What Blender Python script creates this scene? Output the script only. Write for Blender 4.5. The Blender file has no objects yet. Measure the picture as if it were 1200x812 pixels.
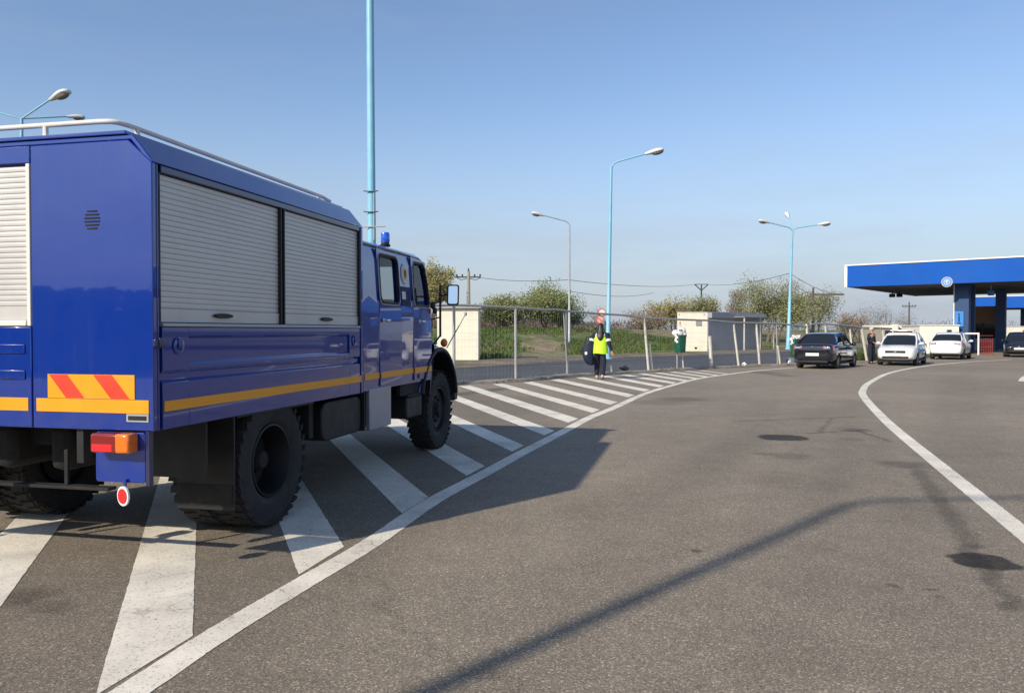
import bpy, bmesh, math, random
from mathutils import Vector, Matrix, noise
from math import sin, cos, tan, pi, radians, atan2, sqrt

sc = bpy.context.scene
col = sc.collection
R = random.Random(7)

# ------------------------------------------------------------------ camera / survey helpers
F = 933.0; CX = 600.0; CY = 406.0; HZ = 388.0; H = 1.6
PITCH = math.atan((CY - HZ) / F)

def ray(px, py):
    u = (px - CX) / F; w = (CY - py) / F
    return Vector((u, cos(PITCH) + w * sin(PITCH), w * cos(PITCH) - sin(PITCH)))

def g(px, py, z=0.0):                     # survey point on the ground
    d = ray(px, py); k = (z - H) / d.z
    return Vector((d.x * k, d.y * k, z))

def at(px, py, Y):                        # survey point at depth Y
    d = ray(px, py); k = Y / d.y
    return Vector((d.x * k, Y, H + d.z * k))

SUN_AZ = radians(43.9)                    # shadows run towards (sin, cos)
SUN_EL = radians(32.4)

# ------------------------------------------------------------------ node helpers
def nmat(name):
    m = bpy.data.materials.new(name); m.use_nodes = True
    nt = m.node_tree; b = nt.nodes['Principled BSDF']
    return m, nt, b

def node(nt, t, **kw):
    n = nt.nodes.new(t)
    for k, v in kw.items():
        if k.startswith('i_'):
            key = k[2:]
            n.inputs[int(key) if key.isdigit() else key.replace('_', ' ')].default_value = v
        else:
            setattr(n, k, v)
    return n

def c4(c): return (c[0], c[1], c[2], 1.0)

def simple(name, colr, rough=0.5, metal=0.0, coat=0.0, var=0.12, scale=6.0, bump=0.0, spec=0.5, coords='Object', bscale=None, dirt=None, dirt_amt=0.0):
    m, nt, b = nmat(name)
    tc = node(nt, 'ShaderNodeTexCoord')
    n = node(nt, 'ShaderNodeTexNoise', i_Scale=scale, i_Detail=6.0, i_Roughness=0.6)
    nt.links.new(tc.outputs[coords], n.inputs['Vector'])
    ramp = node(nt, 'ShaderNodeMapRange', i_1=0.25, i_2=0.75, i_3=1 - var, i_4=1 + var)
    nt.links.new(n.outputs['Fac'], ramp.inputs[0])
    mul = node(nt, 'ShaderNodeVectorMath', operation='SCALE')
    mul.inputs[0].default_value = colr
    nt.links.new(ramp.outputs[0], mul.inputs['Scale'])
    out = mul.outputs[0]
    if dirt is not None:
        n2 = node(nt, 'ShaderNodeTexNoise', i_Scale=scale * 0.6, i_Detail=8.0, i_Roughness=0.7)
        nt.links.new(tc.outputs[coords], n2.inputs['Vector'])
        mr = node(nt, 'ShaderNodeMapRange', i_1=0.45, i_2=0.75, i_3=0.0, i_4=dirt_amt)
        nt.links.new(n2.outputs['Fac'], mr.inputs[0])
        mx = node(nt, 'ShaderNodeMix', data_type='RGBA')
        nt.links.new(mr.outputs[0], mx.inputs[0]); nt.links.new(out, mx.inputs[6]); mx.inputs[7].default_value = c4(dirt)
        out = mx.outputs[2]
    nt.links.new(out, b.inputs['Base Color'])
    rr = node(nt, 'ShaderNodeMapRange', i_1=0.3, i_2=0.7, i_3=max(0.02, rough * 0.85), i_4=min(1, rough * 1.2))
    nt.links.new(n.outputs['Fac'], rr.inputs[0]); nt.links.new(rr.outputs[0], b.inputs['Roughness'])
    b.inputs['Metallic'].default_value = metal
    b.inputs['Coat Weight'].default_value = coat
    b.inputs['Coat Roughness'].default_value = 0.06
    b.inputs['Specular IOR Level'].default_value = spec
    if bump:
        n3 = node(nt, 'ShaderNodeTexNoise', i_Scale=bscale or scale * 3, i_Detail=4.0)
        nt.links.new(tc.outputs[coords], n3.inputs['Vector'])
        bp = node(nt, 'ShaderNodeBump', i_Strength=bump, i_Distance=0.02)
        nt.links.new(n3.outputs['Fac'], bp.inputs['Height']); nt.links.new(bp.outputs[0], b.inputs['Normal'])
    return m

def mathn(nt, op, a, b=None, clamp=False):
    n = node(nt, 'ShaderNodeMath', operation=op, use_clamp=clamp)
    for i, v in enumerate((a, b)):
        if v is None: continue
        if isinstance(v, (int, float)): n.inputs[i].default_value = v
        else: nt.links.new(v, n.inputs[i])
    return n.outputs[0]

# ------------------------------------------------------------------ mesh builder
class MB:
    def __init__(s): s.v = []; s.f = []; s.m = []
    def add(s, vs, fs, mi=0):
        o = len(s.v); s.v += [tuple(v) for v in vs]
        for f in fs: s.f.append([i + o for i in f]); s.m.append(mi)
        return s
    def box(s, a, b, mi=0):
        x0, y0, z0 = a; x1, y1, z1 = b
        vs = [(x0,y0,z0),(x1,y0,z0),(x1,y1,z0),(x0,y1,z0),(x0,y0,z1),(x1,y0,z1),(x1,y1,z1),(x0,y1,z1)]
        return s.add(vs, [(0,3,2,1),(4,5,6,7),(0,1,5,4),(1,2,6,5),(2,3,7,6),(3,0,4,7)], mi)
    def obox(s, c, ax, ay, az, hx, hy, hz, mi=0):
        c = Vector(c); ax = Vector(ax).normalized(); ay = Vector(ay).normalized(); az = Vector(az).normalized()
        vs = [c + ax*hx*i + ay*hy*j + az*hz*k for k in (-1,1) for (i,j) in ((-1,-1),(1,-1),(1,1),(-1,1))]
        return s.add(vs, [(0,3,2,1),(4,5,6,7),(0,1,5,4),(1,2,6,5),(2,3,7,6),(3,0,4,7)], mi)
    def prism(s, poly, axis, a, b, mi=0):    # poly of 2D points; axis 0,1,2 extrude between a and b
        n = len(poly)
        def mk(p, q):
            if axis == 0: return (q, p[0], p[1])
            if axis == 1: return (p[0], q, p[1])
            return (p[0], p[1], q)
        vs = [mk(p, a) for p in poly] + [mk(p, b) for p in poly]
        fs = [list(range(n))[::-1], list(range(n, 2*n))] + [(i, (i+1) % n, n + (i+1) % n, n + i) for i in range(n)]
        return s.add(vs, fs, mi)
    def tube(s, pts, r, n=8, cap=True, mi=0):
        pts = [Vector(p) for p in pts]
        rs = r if isinstance(r, (list, tuple)) else [r] * len(pts)
        rings = []; up = None
        for i, p in enumerate(pts):
            t = (pts[min(i+1, len(pts)-1)] - pts[max(i-1, 0)])
            if t.length < 1e-9: t = Vector((0,0,1))
            t.normalize()
            if up is None:
                up = Vector((0,0,1)) if abs(t.z) < .9 else Vector((1,0,0))
            a = t.cross(up)
            if a.length < 1e-4: a = t.cross(Vector((0,1,0)))
            a.normalize(); b = a.cross(t).normalized(); up = b
            rings.append([p + a*rs[i]*cos(2*pi*k/n) + b*rs[i]*sin(2*pi*k/n) for k in range(n)])
        vs = [v for rg in rings for v in rg]; fs = []
        for i in range(len(pts)-1):
            for k in range(n):
                fs.append((i*n+k, i*n+(k+1) % n, (i+1)*n+(k+1) % n, (i+1)*n+k))
        if cap: fs += [list(range(n))[::-1], list(range((len(pts)-1)*n, len(pts)*n))]
        return s.add(vs, fs, mi)
    def lathe(s, prof, c=(0,0,0), axis=2, n=24, mi=0, close=False, cap=True):   # prof: (radius, height)
        c = Vector(c); vs = []; fs = []
        for (r, h) in prof:
            for k in range(n):
                a = 2*pi*k/n; p = (r*cos(a), r*sin(a), h)
                if axis == 0: p = (p[2], p[0], p[1])
                elif axis == 1: p = (p[1], p[2], p[0])
                vs.append(c + Vector(p))
        m = len(prof)
        for i in range(m if close else m-1):
            j = (i+1) % m
            for k in range(n): fs.append((i*n+k, i*n+(k+1) % n, j*n+(k+1) % n, j*n+k))
        if not close and cap:
            if prof[0][0] > 1e-6: fs.append(list(range(n))[::-1])
            if prof[-1][0] > 1e-6: fs.append(list(range((m-1)*n, m*n)))
        return s.add(vs, fs, mi)
    def loft(s, rings, cap=True, mi=0, closed=True):
        n = len(rings[0]); vs = [p for r in rings for p in r]; fs = []
        for i in range(len(rings)-1):
            for k in range(n if closed else n-1):
                fs.append((i*n+k, i*n+(k+1) % n, (i+1)*n+(k+1) % n, (i+1)*n+k))
        if cap: fs += [list(range(n))[::-1], list(range((len(rings)-1)*n, len(rings)*n))]
        return s.add(vs, fs, mi)
    def ell(s, c, rx, ry, rz, nu=12, nv=8, mi=0, ax=None):
        c = Vector(c); vs = []; fs = []
        A = ax or (Vector((1,0,0)), Vector((0,1,0)), Vector((0,0,1)))
        for j in range(1, nv):
            th = pi*j/nv
            for k in range(nu):
                a = 2*pi*k/nu
                vs.append(c + A[0]*rx*sin(th)*cos(a) + A[1]*ry*sin(th)*sin(a) + A[2]*rz*cos(th))
        vs += [c + A[2]*rz, c - A[2]*rz]; t = len(vs)-2
        for j in range(nv-2):
            for k in range(nu): fs.append((j*nu+k, (j+1)*nu+k, (j+1)*nu+(k+1) % nu, j*nu+(k+1) % nu))
        for k in range(nu):
            fs.append((t, k, (k+1) % nu)); fs.append((t+1, (nv-2)*nu+(k+1) % nu, (nv-2)*nu+k))
        return s.add(vs, fs, mi)
    def shift(s, d):
        s.v = [(v[0]+d[0], v[1]+d[1], v[2]+d[2]) for v in s.v]; return s
    def build(s, name, mat, parent=None, bevel=0, smooth=30, recalc=True, seg=2, fn=None):
        me = bpy.data.meshes.new(name)
        vs = [fn(v) for v in s.v] if fn else s.v
        me.from_pydata(vs, [], s.f)
        mats = mat if isinstance(mat, (list, tuple)) else [mat]
        for m in mats: me.materials.append(m)
        if len(mats) > 1: me.polygons.foreach_set('material_index', s.m)
        if recalc:
            bm = bmesh.new(); bm.from_mesh(me); bmesh.ops.recalc_face_normals(bm, faces=bm.faces); bm.to_mesh(me); bm.free()
        return link(name, me, parent, bevel, smooth, seg)

def link(name, me, parent=None, bevel=0, smooth=30, seg=2):
    if smooth:
        me.shade_smooth()
        me.set_sharp_from_angle(angle=radians(smooth))
    o = bpy.data.objects.new(name, me); col.objects.link(o)
    if parent: o.parent = parent
    if bevel:
        md = o.modifiers.new('bevel', 'BEVEL'); md.width = bevel; md.segments = seg; md.limit_method = 'ANGLE'; md.angle_limit = radians(40)
    return o

def tag(o, label, cat, group=None, kind=None):
    o['label'] = label; o['category'] = cat
    if group: o['group'] = group
    if kind: o['kind'] = kind
    return o
def empty(name, loc, rz=0.0, label=None, cat=None, group=None):
    o = bpy.data.objects.new(name, None); col.objects.link(o); o.location = loc; o.rotation_euler = (0, 0, rz); o.empty_display_size = .1
    if label: tag(o, label, cat, group)
    return o
def struct(o): o['kind'] = 'structure'; return o
def copy_tree(o, parent=None):
    c = o.copy(); col.objects.link(c); c.parent = parent
    for ch in list(o.children): copy_tree(ch, c)
    return c

def mesh_of(mb):
    me = bpy.data.meshes.new('tmp'); me.from_pydata(mb.v, [], mb.f)
    bm = bmesh.new(); bm.from_mesh(me); bmesh.ops.recalc_face_normals(bm, faces=bm.faces); bm.to_mesh(me); bm.free()
    return me
def cut(me, cutters, op='DIFFERENCE'):       # boolean with temporary objects, returns mesh
    o = bpy.data.objects.new('tmp_a', me); col.objects.link(o); tmp = []
    for c in cutters:
        q = bpy.data.objects.new('tmp_b', mesh_of(c)); col.objects.link(q); tmp.append(q)
        md = o.modifiers.new('b', 'BOOLEAN'); md.object = q; md.operation = op; md.solver = 'EXACT'
    bpy.context.view_layer.update()
    dg = bpy.context.evaluated_depsgraph_get()
    res = bpy.data.meshes.new_from_object(o.evaluated_get(dg))
    bpy.data.objects.remove(o)
    for q in tmp: bpy.data.objects.remove(q)
    return res
def bake(o):                                 # apply modifiers of o to its mesh
    bpy.context.view_layer.update()
    dg = bpy.context.evaluated_depsgraph_get()
    res = bpy.data.meshes.new_from_object(o.evaluated_get(dg))
    o.modifiers.clear(); o.data = res
    return o

def jag(p, amp=.0045):                       # ragged paint edge
    return Vector((p.x + amp*noise.noise(Vector((p.x*31, p.y*31, 1))) + amp*.6*noise.noise(Vector((p.x*90, p.y*90, 2))), p.y + amp*noise.noise(Vector((p.x*31, p.y*31, 8))) + amp*.6*noise.noise(Vector((p.x*90, p.y*90, 4))), p.z))
def rrect(x0, y0, x1, y1, r, n=4):
    pts = []
    for (cx, cy, a0) in ((x1-r, y1-r, 0), (x0+r, y1-r, pi/2), (x0+r, y0+r, pi), (x1-r, y0+r, 3*pi/2)):
        for k in range(n+1):
            a = a0 + pi/2*k/n; pts.append((cx + r*cos(a), cy + r*sin(a)))
    return pts

# ------------------------------------------------------------------ materials
M = {}
def paint(name, colr, rough=0.34, var=.06, coat=.7, dust=(.16,.15,.17), dust_amt=.12):
    return simple(name, colr, rough, 0, coat, var, 2.2, dirt=dust, dirt_amt=dust_amt)
M['blue'] = paint('truck_blue', (.0010, .028, .245), rough=.22, coat=.7, var=.04, dust=(.05,.07,.16), dust_amt=.08)
M['blue'].node_tree.nodes['Principled BSDF'].inputs['Specular IOR Level'].default_value = .25
M['blue'].node_tree.nodes['Principled BSDF'].inputs['Coat Weight'].default_value = 1.0
M['blue'].node_tree.nodes['Principled BSDF'].inputs['Coat IOR'].default_value = 1.62
M['blue'].node_tree.nodes['Principled BSDF'].inputs['Coat Roughness'].default_value = .025
_nt = M['blue'].node_tree; _b = _nt.nodes['Principled BSDF']; _src = _b.inputs['Base Color'].links[0].from_socket
_g = node(_nt, 'ShaderNodeNewGeometry'); _sx = node(_nt, 'ShaderNodeSeparateXYZ'); _nt.links.new(_g.outputs['Position'], _sx.inputs[0])
_n = node(_nt, 'ShaderNodeTexNoise', i_Scale=5.0, i_Detail=8.0, i_Roughness=.7); _nt.links.new(_g.outputs['Position'], _n.inputs['Vector'])
_m1 = node(_nt, 'ShaderNodeMapRange', i_1=.9, i_2=1.5, i_3=.30, i_4=.03); _nt.links.new(_sx.outputs['Z'], _m1.inputs[0])
_m2 = node(_nt, 'ShaderNodeMapRange', i_1=.42, i_2=.72, i_3=0.0, i_4=1.0); _nt.links.new(_n.outputs[0], _m2.inputs[0])
_mp = node(_nt, 'ShaderNodeMapping'); _mp.inputs['Scale'].default_value = (14, 14, .7); _nt.links.new(_g.outputs['Position'], _mp.inputs['Vector'])
_st = node(_nt, 'ShaderNodeTexNoise', i_Scale=1.0, i_Detail=5.0); _nt.links.new(_mp.outputs[0], _st.inputs['Vector'])
_m3 = node(_nt, 'ShaderNodeMapRange', i_1=.55, i_2=.75, i_3=0.0, i_4=.10); _nt.links.new(_st.outputs[0], _m3.inputs[0])
_f = mathn(_nt, 'ADD', mathn(_nt, 'MULTIPLY', _m1.outputs[0], _m2.outputs[0]), _m3.outputs[0], True)
_mx = node(_nt, 'ShaderNodeMix', data_type='RGBA'); _nt.links.new(_f, _mx.inputs[0]); _nt.links.new(_src, _mx.inputs[6]); _mx.inputs[7].default_value = (.085, .082, .085, 1)
_nt.links.new(_mx.outputs[2], _b.inputs['Base Color'])
M['void'] = simple('void_black', (.004, .004, .005), .8)
M['leaf_dark'] = None
M['notice'] = simple('notice_blue', (.006, .012, .07), .7)
M['navy'] = paint('navy_paint', (.008, .012, .07))
M['black'] = simple('black_plastic', (.006, .006, .007), .55, var=.3, dirt=(.05,.045,.04), dirt_amt=.14)
M['under'] = simple('dusty_chassis', (.009, .0085, .008), .8, var=.4, scale=5, dirt=(.06,.052,.04), dirt_amt=.3, bump=.3)
M['rubber'] = simple('tyre_rubber', (.020, .019, .019), .85, var=.3, scale=12, dirt=(.075,.068,.055), dirt_amt=.35, bump=.2)
M['yellow'] = simple('yellow_reflective', (.80, .33, .008), .4, var=.06)
M['red_refl'] = simple('red_reflective', (.75, .05, .02), .4, var=.06)
M['white'] = simple('white_paint', (.75, .74, .70), .5, var=.06, dirt=(.45,.42,.36), dirt_amt=.3)
M['cream'] = simple('cream_wall', (.84, .79, .64), .8, var=.06, scale=1.5, dirt=(.5,.43,.32), dirt_amt=.3, bump=.1)
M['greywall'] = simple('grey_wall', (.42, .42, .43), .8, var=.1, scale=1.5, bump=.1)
M['alu_rail'] = simple('cream_rail', (.72, .68, .60), .35, var=.08)
M['chrome'] = simple('chrome', (.75, .75, .75), .15, 1.0, var=.05)
M['redlens'] = simple('red_lens', (.22, .010, .008), .18, coat=.6, var=.15, scale=30)
M['brightred'] = simple('bright_red', (.70, .02, .025), .35, var=.08)
M['orange'] = simple('orange_lens', (.75, .17, .01), .18, coat=.6, var=.15, scale=30)
M['beacon'] = simple('blue_beacon', (.01, .10, .62), .12, coat=1, var=.1, scale=20)
M['mirrorglass'] = simple('mirror_glass', (.85, .87, .88), .03, 1.0, var=.02)
M['seat'] = simple('seat_cloth', (.03, .03, .035), .9, var=.2)
M['lampblue'] = simple('pale_blue_paint', (.22, .50, .65), .45, var=.12, scale=1.5, dirt=(.42,.50,.52), dirt_amt=.3)
M['lampgrey'] = simple('galvanised_grey', (.42, .43, .43), .5, .3, var=.12, scale=2)
M['lamphead'] = simple('lamp_housing', (.62, .62, .60), .45, var=.1)
M['lampdark'] = simple('lamp_lens_grey', (.16, .15, .13), .25, var=.1)
M['postwhite'] = simple('flaking_white_post', (.66, .62, .54), .75, var=.15, scale=5, dirt=(.28,.24,.19), dirt_amt=.6)
M['postgrey'] = simple('galvanised_post', (.36, .36, .35), .6, .2, var=.15, scale=5, dirt=(.2,.16,.12), dirt_amt=.4)
M['wire'] = simple('fence_wire', (.30, .30, .29), .6, .2, var=.1)
M['cable'] = simple('cable', (.05, .05, .05), .7, var=.1)
M['concrete'] = simple('pole_concrete', (.34, .31, .26), .85, var=.12, scale=3, bump=.1)
M['wood'] = simple('weathered_wood', (.13, .10, .075), .85, var=.2, scale=4)
M['kerb'] = simple('kerb_concrete', (.27, .245, .205), .9, var=.25, scale=2.5, dirt=(.10,.085,.06), dirt_amt=.7, bump=.4)
M['green_bin'] = simple('green_bin', (.008, .10, .06), .45, var=.1, dirt=(.05,.08,.06), dirt_amt=.3)
M['bag_white'] = simple('litter_white', (.75, .73, .70), .5, var=.1)
M['canopyblue'] = simple('canopy_blue', (.004, .088, .41), .5, coat=0, spec=.15, var=.08, scale=.5, dirt=(.05,.10,.30), dirt_amt=.25)
M['signblue'] = simple('sign_blue', (.03, .22, .58), .4, var=.05)
M['soffit'] = simple('canopy_soffit', (.10, .10, .115), .8, var=.15, scale=.6)
M['pillarblue'] = simple('pillar_blue', (.012, .05, .15), .5, var=.1)
M['brown'] = simple('brown_panel', (.20, .10, .055), .7, var=.15)
M['darkglass'] = simple('dark_glass', (.012, .014, .016), .05, var=.1, coat=.5)
M['carblack'] = paint('car_midnight', (.005, .006, .014), .12, coat=1, dust_amt=.0)
M['carwhite'] = paint('car_white', (.78, .78, .76), .3, coat=1, dust=(.5,.48,.44), dust_amt=.15)
M['carlamp'] = simple('headlamp', (.42, .44, .46), .1, .3, coat=1, var=.1, scale=20)
M['taillamp'] = simple('tail_lamp', (.62, .05, .055), .12, coat=1, var=.2, scale=25)
M['plate'] = simple('plate_white', (.82, .82, .80), .35, var=.03)
M['rim'] = simple('wheel_silver', (.40, .40, .41), .35, .7, var=.1)
M['skin'] = simple('skin', (.52, .29, .20), .55, var=.08)
M['hair'] = simple('dark_hair', (.012, .009, .008), .5, var=.3, scale=20)
M['uniform'] = simple('dark_uniform', (.010, .013, .028), .85, var=.25, scale=12)
M['bagnavy'] = simple('navy_bag', (.007, .012, .040), .7, var=.2, scale=9)
M['hivis'] = simple('hi_vis', (.52, .83, .03), .6, var=.08, scale=9)
M['reflect'] = simple('reflective_tape', (.70, .72, .72), .4, var=.05)
M['shoe'] = simple('beige_shoe', (.42, .38, .29), .7, var=.1)
M['metalpanel'] = simple('locker_reflection_grey', (.34, .36, .42), .35, .5, var=.1)  # light grey takes in the ground reflected on the truck's locker panel
M['rustred'] = simple('rust_red', (.28, .05, .045), .7, var=.2)
M['glass'] = None
m, nt, b = nmat('clear_glass')
tr = node(nt, 'ShaderNodeBsdfTransparent'); tr.inputs[0].default_value = (.60, .64, .65, 1)
gl = node(nt, 'ShaderNodeBsdfGlossy', i_Roughness=.03)
lw = node(nt, 'ShaderNodeLayerWeight', i_Blend=.5); fr_ = mathn(nt, 'ADD', mathn(nt, 'MULTIPLY', mathn(nt, 'POWER', lw.outputs['Facing'], 5.0), .7), .04, True)
mx = node(nt, 'ShaderNodeMixShader')
nt.links.new(fr_, mx.inputs[0]); nt.links.new(tr.outputs[0], mx.inputs[1]); nt.links.new(gl.outputs[0], mx.inputs[2])
nt.links.new(mx.outputs[0], nt.nodes['Material Output'].inputs['Surface'])
M['glass'] = m

def shutter_mat(name, colr, rough=.42, metal=.25):
    return simple(name, colr, rough, metal, var=.05, scale=3, dirt=(colr[0]*.7, colr[1]*.68, colr[2]*.62), dirt_amt=.3)
M['shutter'] = shutter_mat('shutter_aluminium', (.57, .55, .52))

# asphalt ---------------------------------------------------------
def asphalt(name, base, warm, stains=True):
    m, nt, b = nmat(name)
    geo = node(nt, 'ShaderNodeNewGeometry'); P = geo.outputs['Position']
    big = node(nt, 'ShaderNodeTexNoise', i_Scale=.16, i_Detail=5.0, i_Roughness=.6); nt.links.new(P, big.inputs['Vector'])
    mid = node(nt, 'ShaderNodeTexNoise', i_Scale=2.3, i_Detail=6.0, i_Roughness=.65); nt.links.new(P, mid.inputs['Vector'])
    fine = node(nt, 'ShaderNodeTexNoise', i_Scale=105.0, i_Detail=3.0, i_Roughness=.7); nt.links.new(P, fine.inputs['Vector'])
    vor = node(nt, 'ShaderNodeTexVoronoi', i_Scale=120.0); nt.links.new(P, vor.inputs['Vector'])
    f1 = node(nt, 'ShaderNodeMapRange', i_1=.3, i_2=.7, i_3=.84, i_4=1.16); nt.links.new(big.outputs[0], f1.inputs[0])
    f2 = node(nt, 'ShaderNodeMapRange', i_1=.3, i_2=.7, i_3=.9, i_4=1.1); nt.links.new(mid.outputs[0], f2.inputs[0])
    f3 = node(nt, 'ShaderNodeMapRange', i_1=.32, i_2=.68, i_3=.48, i_4=1.52); nt.links.new(fine.outputs[0], f3.inputs[0])
    sep = node(nt, 'ShaderNodeSeparateColor'); nt.links.new(vor.outputs['Color'], sep.inputs[0])
    f4 = node(nt, 'ShaderNodeMapRange', i_1=.80, i_2=1.0, i_3=1.0, i_4=2.1); nt.links.new(sep.outputs[0], f4.inputs[0])
    f = mathn(nt, 'MULTIPLY', mathn(nt, 'MULTIPLY', f1.outputs[0], f2.outputs[0]), mathn(nt, 'MULTIPLY', f3.outputs[0], f4.outputs[0]))
    mixc = node(nt, 'ShaderNodeMix', data_type='RGBA'); nt.links.new(sep.outputs[1], mixc.inputs[0])
    mixc.inputs[6].default_value = c4(base); mixc.inputs[7].default_value = c4(warm)
    sc_ = node(nt, 'ShaderNodeVectorMath', operation='SCALE'); nt.links.new(mixc.outputs[2], sc_.inputs[0])
    if stains:
        warp = node(nt, 'ShaderNodeTexNoise', i_Scale=5.0, i_Detail=4.0); nt.links.new(P, warp.inputs['Vector'])
        wv = node(nt, 'ShaderNodeVectorMath', operation='SUBTRACT'); nt.links.new(warp.outputs['Color'], wv.inputs[0]); wv.inputs[1].default_value = (.5,.5,.5)
        ws = node(nt, 'ShaderNodeVectorMath', operation='SCALE'); nt.links.new(wv.outputs[0], ws.inputs[0]); ws.inputs['Scale'].default_value = .22
        pp = node(nt, 'ShaderNodeVectorMath', operation='ADD'); nt.links.new(P, pp.inputs[0]); nt.links.new(ws.outputs[0], pp.inputs[1])
        tot = f
        def spot(p, r, dark, soft=.3):
            d = node(nt, 'ShaderNodeVectorMath', operation='DISTANCE'); nt.links.new(pp.outputs[0], d.inputs[0]); d.inputs[1].default_value = (p[0], p[1], 0)
            mr = node(nt, 'ShaderNodeMapRange', interpolation_type='SMOOTHSTEP', i_1=r*(1-soft), i_2=r*(1+soft), i_3=dark, i_4=1.0)
            nt.links.new(d.outputs['Value'], mr.inputs[0]); return mr.outputs[0]
        def streak(a, b2, w, dark, soft=.6):       # darkened band along a segment
            a = Vector((a[0], a[1], 0)); b2 = Vector((b2[0], b2[1], 0)); ab = b2 - a; L = ab.length; ab.normalize()
            sb = node(nt, 'ShaderNodeVectorMath', operation='SUBTRACT'); nt.links.new(pp.outputs[0], sb.inputs[0]); sb.inputs[1].default_value = a
            dt = node(nt, 'ShaderNodeVectorMath', operation='DOT_PRODUCT'); nt.links.new(sb.outputs[0], dt.inputs[0]); dt.inputs[1].default_value = ab
            cl = node(nt, 'ShaderNodeClamp'); nt.links.new(dt.outputs['Value'], cl.inputs[0]); cl.inputs[1].default_value = 0; cl.inputs[2].default_value = L
            pr = node(nt, 'ShaderNodeVectorMath', operation='SCALE'); pr.inputs[0].default_value = ab; nt.links.new(cl.outputs[0], pr.inputs['Scale'])
            d = node(nt, 'ShaderNodeVectorMath', operation='DISTANCE'); nt.links.new(sb.outputs[0], d.inputs[0]); nt.links.new(pr.outputs[0], d.inputs[1])
            mr = node(nt, 'ShaderNodeMapRange', interpolation_type='SMOOTHSTEP', i_1=w*(1-soft), i_2=w*(1+soft), i_3=dark, i_4=1.0)
            nt.links.new(d.outputs['Value'], mr.inputs[0]); return mr.outputs[0]
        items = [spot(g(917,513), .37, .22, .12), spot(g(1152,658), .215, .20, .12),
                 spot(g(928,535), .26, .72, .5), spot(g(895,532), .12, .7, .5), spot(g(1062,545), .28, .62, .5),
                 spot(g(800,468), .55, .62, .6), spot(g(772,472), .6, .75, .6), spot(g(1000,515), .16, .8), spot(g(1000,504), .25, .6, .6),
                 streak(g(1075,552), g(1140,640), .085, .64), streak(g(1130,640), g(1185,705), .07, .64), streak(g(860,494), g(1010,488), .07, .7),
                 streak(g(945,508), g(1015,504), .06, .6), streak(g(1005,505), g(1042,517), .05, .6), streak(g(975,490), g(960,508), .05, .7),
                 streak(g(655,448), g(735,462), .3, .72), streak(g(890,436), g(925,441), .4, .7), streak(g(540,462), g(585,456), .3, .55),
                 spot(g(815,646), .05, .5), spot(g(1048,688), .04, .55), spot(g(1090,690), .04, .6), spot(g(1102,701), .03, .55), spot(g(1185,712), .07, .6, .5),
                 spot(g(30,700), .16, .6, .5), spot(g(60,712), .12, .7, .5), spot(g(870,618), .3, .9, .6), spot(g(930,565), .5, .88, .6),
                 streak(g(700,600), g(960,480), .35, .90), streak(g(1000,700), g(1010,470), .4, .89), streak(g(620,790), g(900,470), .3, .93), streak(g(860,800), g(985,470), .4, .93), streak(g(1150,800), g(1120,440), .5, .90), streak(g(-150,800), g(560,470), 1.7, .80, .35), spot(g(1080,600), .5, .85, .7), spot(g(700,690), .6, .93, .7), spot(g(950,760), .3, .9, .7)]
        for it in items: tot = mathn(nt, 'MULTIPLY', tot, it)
        for (vs_c, gate_v, rad_, dk) in ((.7, .62, .10, .62), (2.1, .80, .075, .60)):
            vv = node(nt, 'ShaderNodeTexVoronoi', i_Scale=vs_c); nt.links.new(pp.outputs[0], vv.inputs['Vector'])
            sv_ = node(nt, 'ShaderNodeSeparateColor'); nt.links.new(vv.outputs['Color'], sv_.inputs[0])
            on = mathn(nt, 'GREATER_THAN', sv_.outputs[0], gate_v)
            rr_ = mathn(nt, 'MULTIPLY', sv_.outputs[1], rad_)
            inn = node(nt, 'ShaderNodeMapRange', interpolation_type='SMOOTHSTEP', i_1=-.03, i_2=.03, i_3=1.0, i_4=0.0); nt.links.new(mathn(nt, 'SUBTRACT', vv.outputs['Distance'], rr_), inn.inputs[0])
            hit = mathn(nt, 'MULTIPLY', mathn(nt, 'MULTIPLY', on, inn.outputs[0]), mathn(nt, 'MULTIPLY', sv_.outputs[2], 1-dk))
            tot = mathn(nt, 'MULTIPLY', tot, mathn(nt, 'SUBTRACT', 1.0, hit))
        # hairline cracks
        cv = node(nt, 'ShaderNodeTexVoronoi', feature='DISTANCE_TO_EDGE', i_Scale=.16)
        wp2 = node(nt, 'ShaderNodeTexNoise', i_Scale=.9, i_Detail=6.0); nt.links.new(P, wp2.inputs['Vector'])
        wa = node(nt, 'ShaderNodeVectorMath', operation='SCALE'); nt.links.new(wp2.outputs['Color'], wa.inputs[0]); wa.inputs['Scale'].default_value = 1.6
        wb = node(nt, 'ShaderNodeVectorMath', operation='ADD'); nt.links.new(P, wb.inputs[0]); nt.links.new(wa.outputs[0], wb.inputs[1]); nt.links.new(wb.outputs[0], cv.inputs['Vector'])
        cm = node(nt, 'ShaderNodeMapRange', i_1=.0015, i_2=.004, i_3=.86, i_4=1.0); nt.links.new(cv.outputs['Distance'], cm.inputs[0])
        tot = mathn(nt, 'MULTIPLY', tot, cm.outputs[0])
        f = tot
    nt.links.new(f, sc_.inputs['Scale'])
    nt.links.new(sc_.outputs[0], b.inputs['Base Color'])
    b.inputs['Roughness'].default_value = .82; b.inputs['Specular IOR Level'].default_value = .3
    bp = node(nt, 'ShaderNodeBump', i_Strength=.55, i_Distance=.006); nt.links.new(fine.outputs[0], bp.inputs['Height']); nt.links.new(bp.outputs[0], b.inputs['Normal'])
    return m
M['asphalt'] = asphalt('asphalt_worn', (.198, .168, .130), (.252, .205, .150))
M['asphalt2'] = asphalt('asphalt_dark', (.062, .064, .072), (.080, .080, .084), False)

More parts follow.
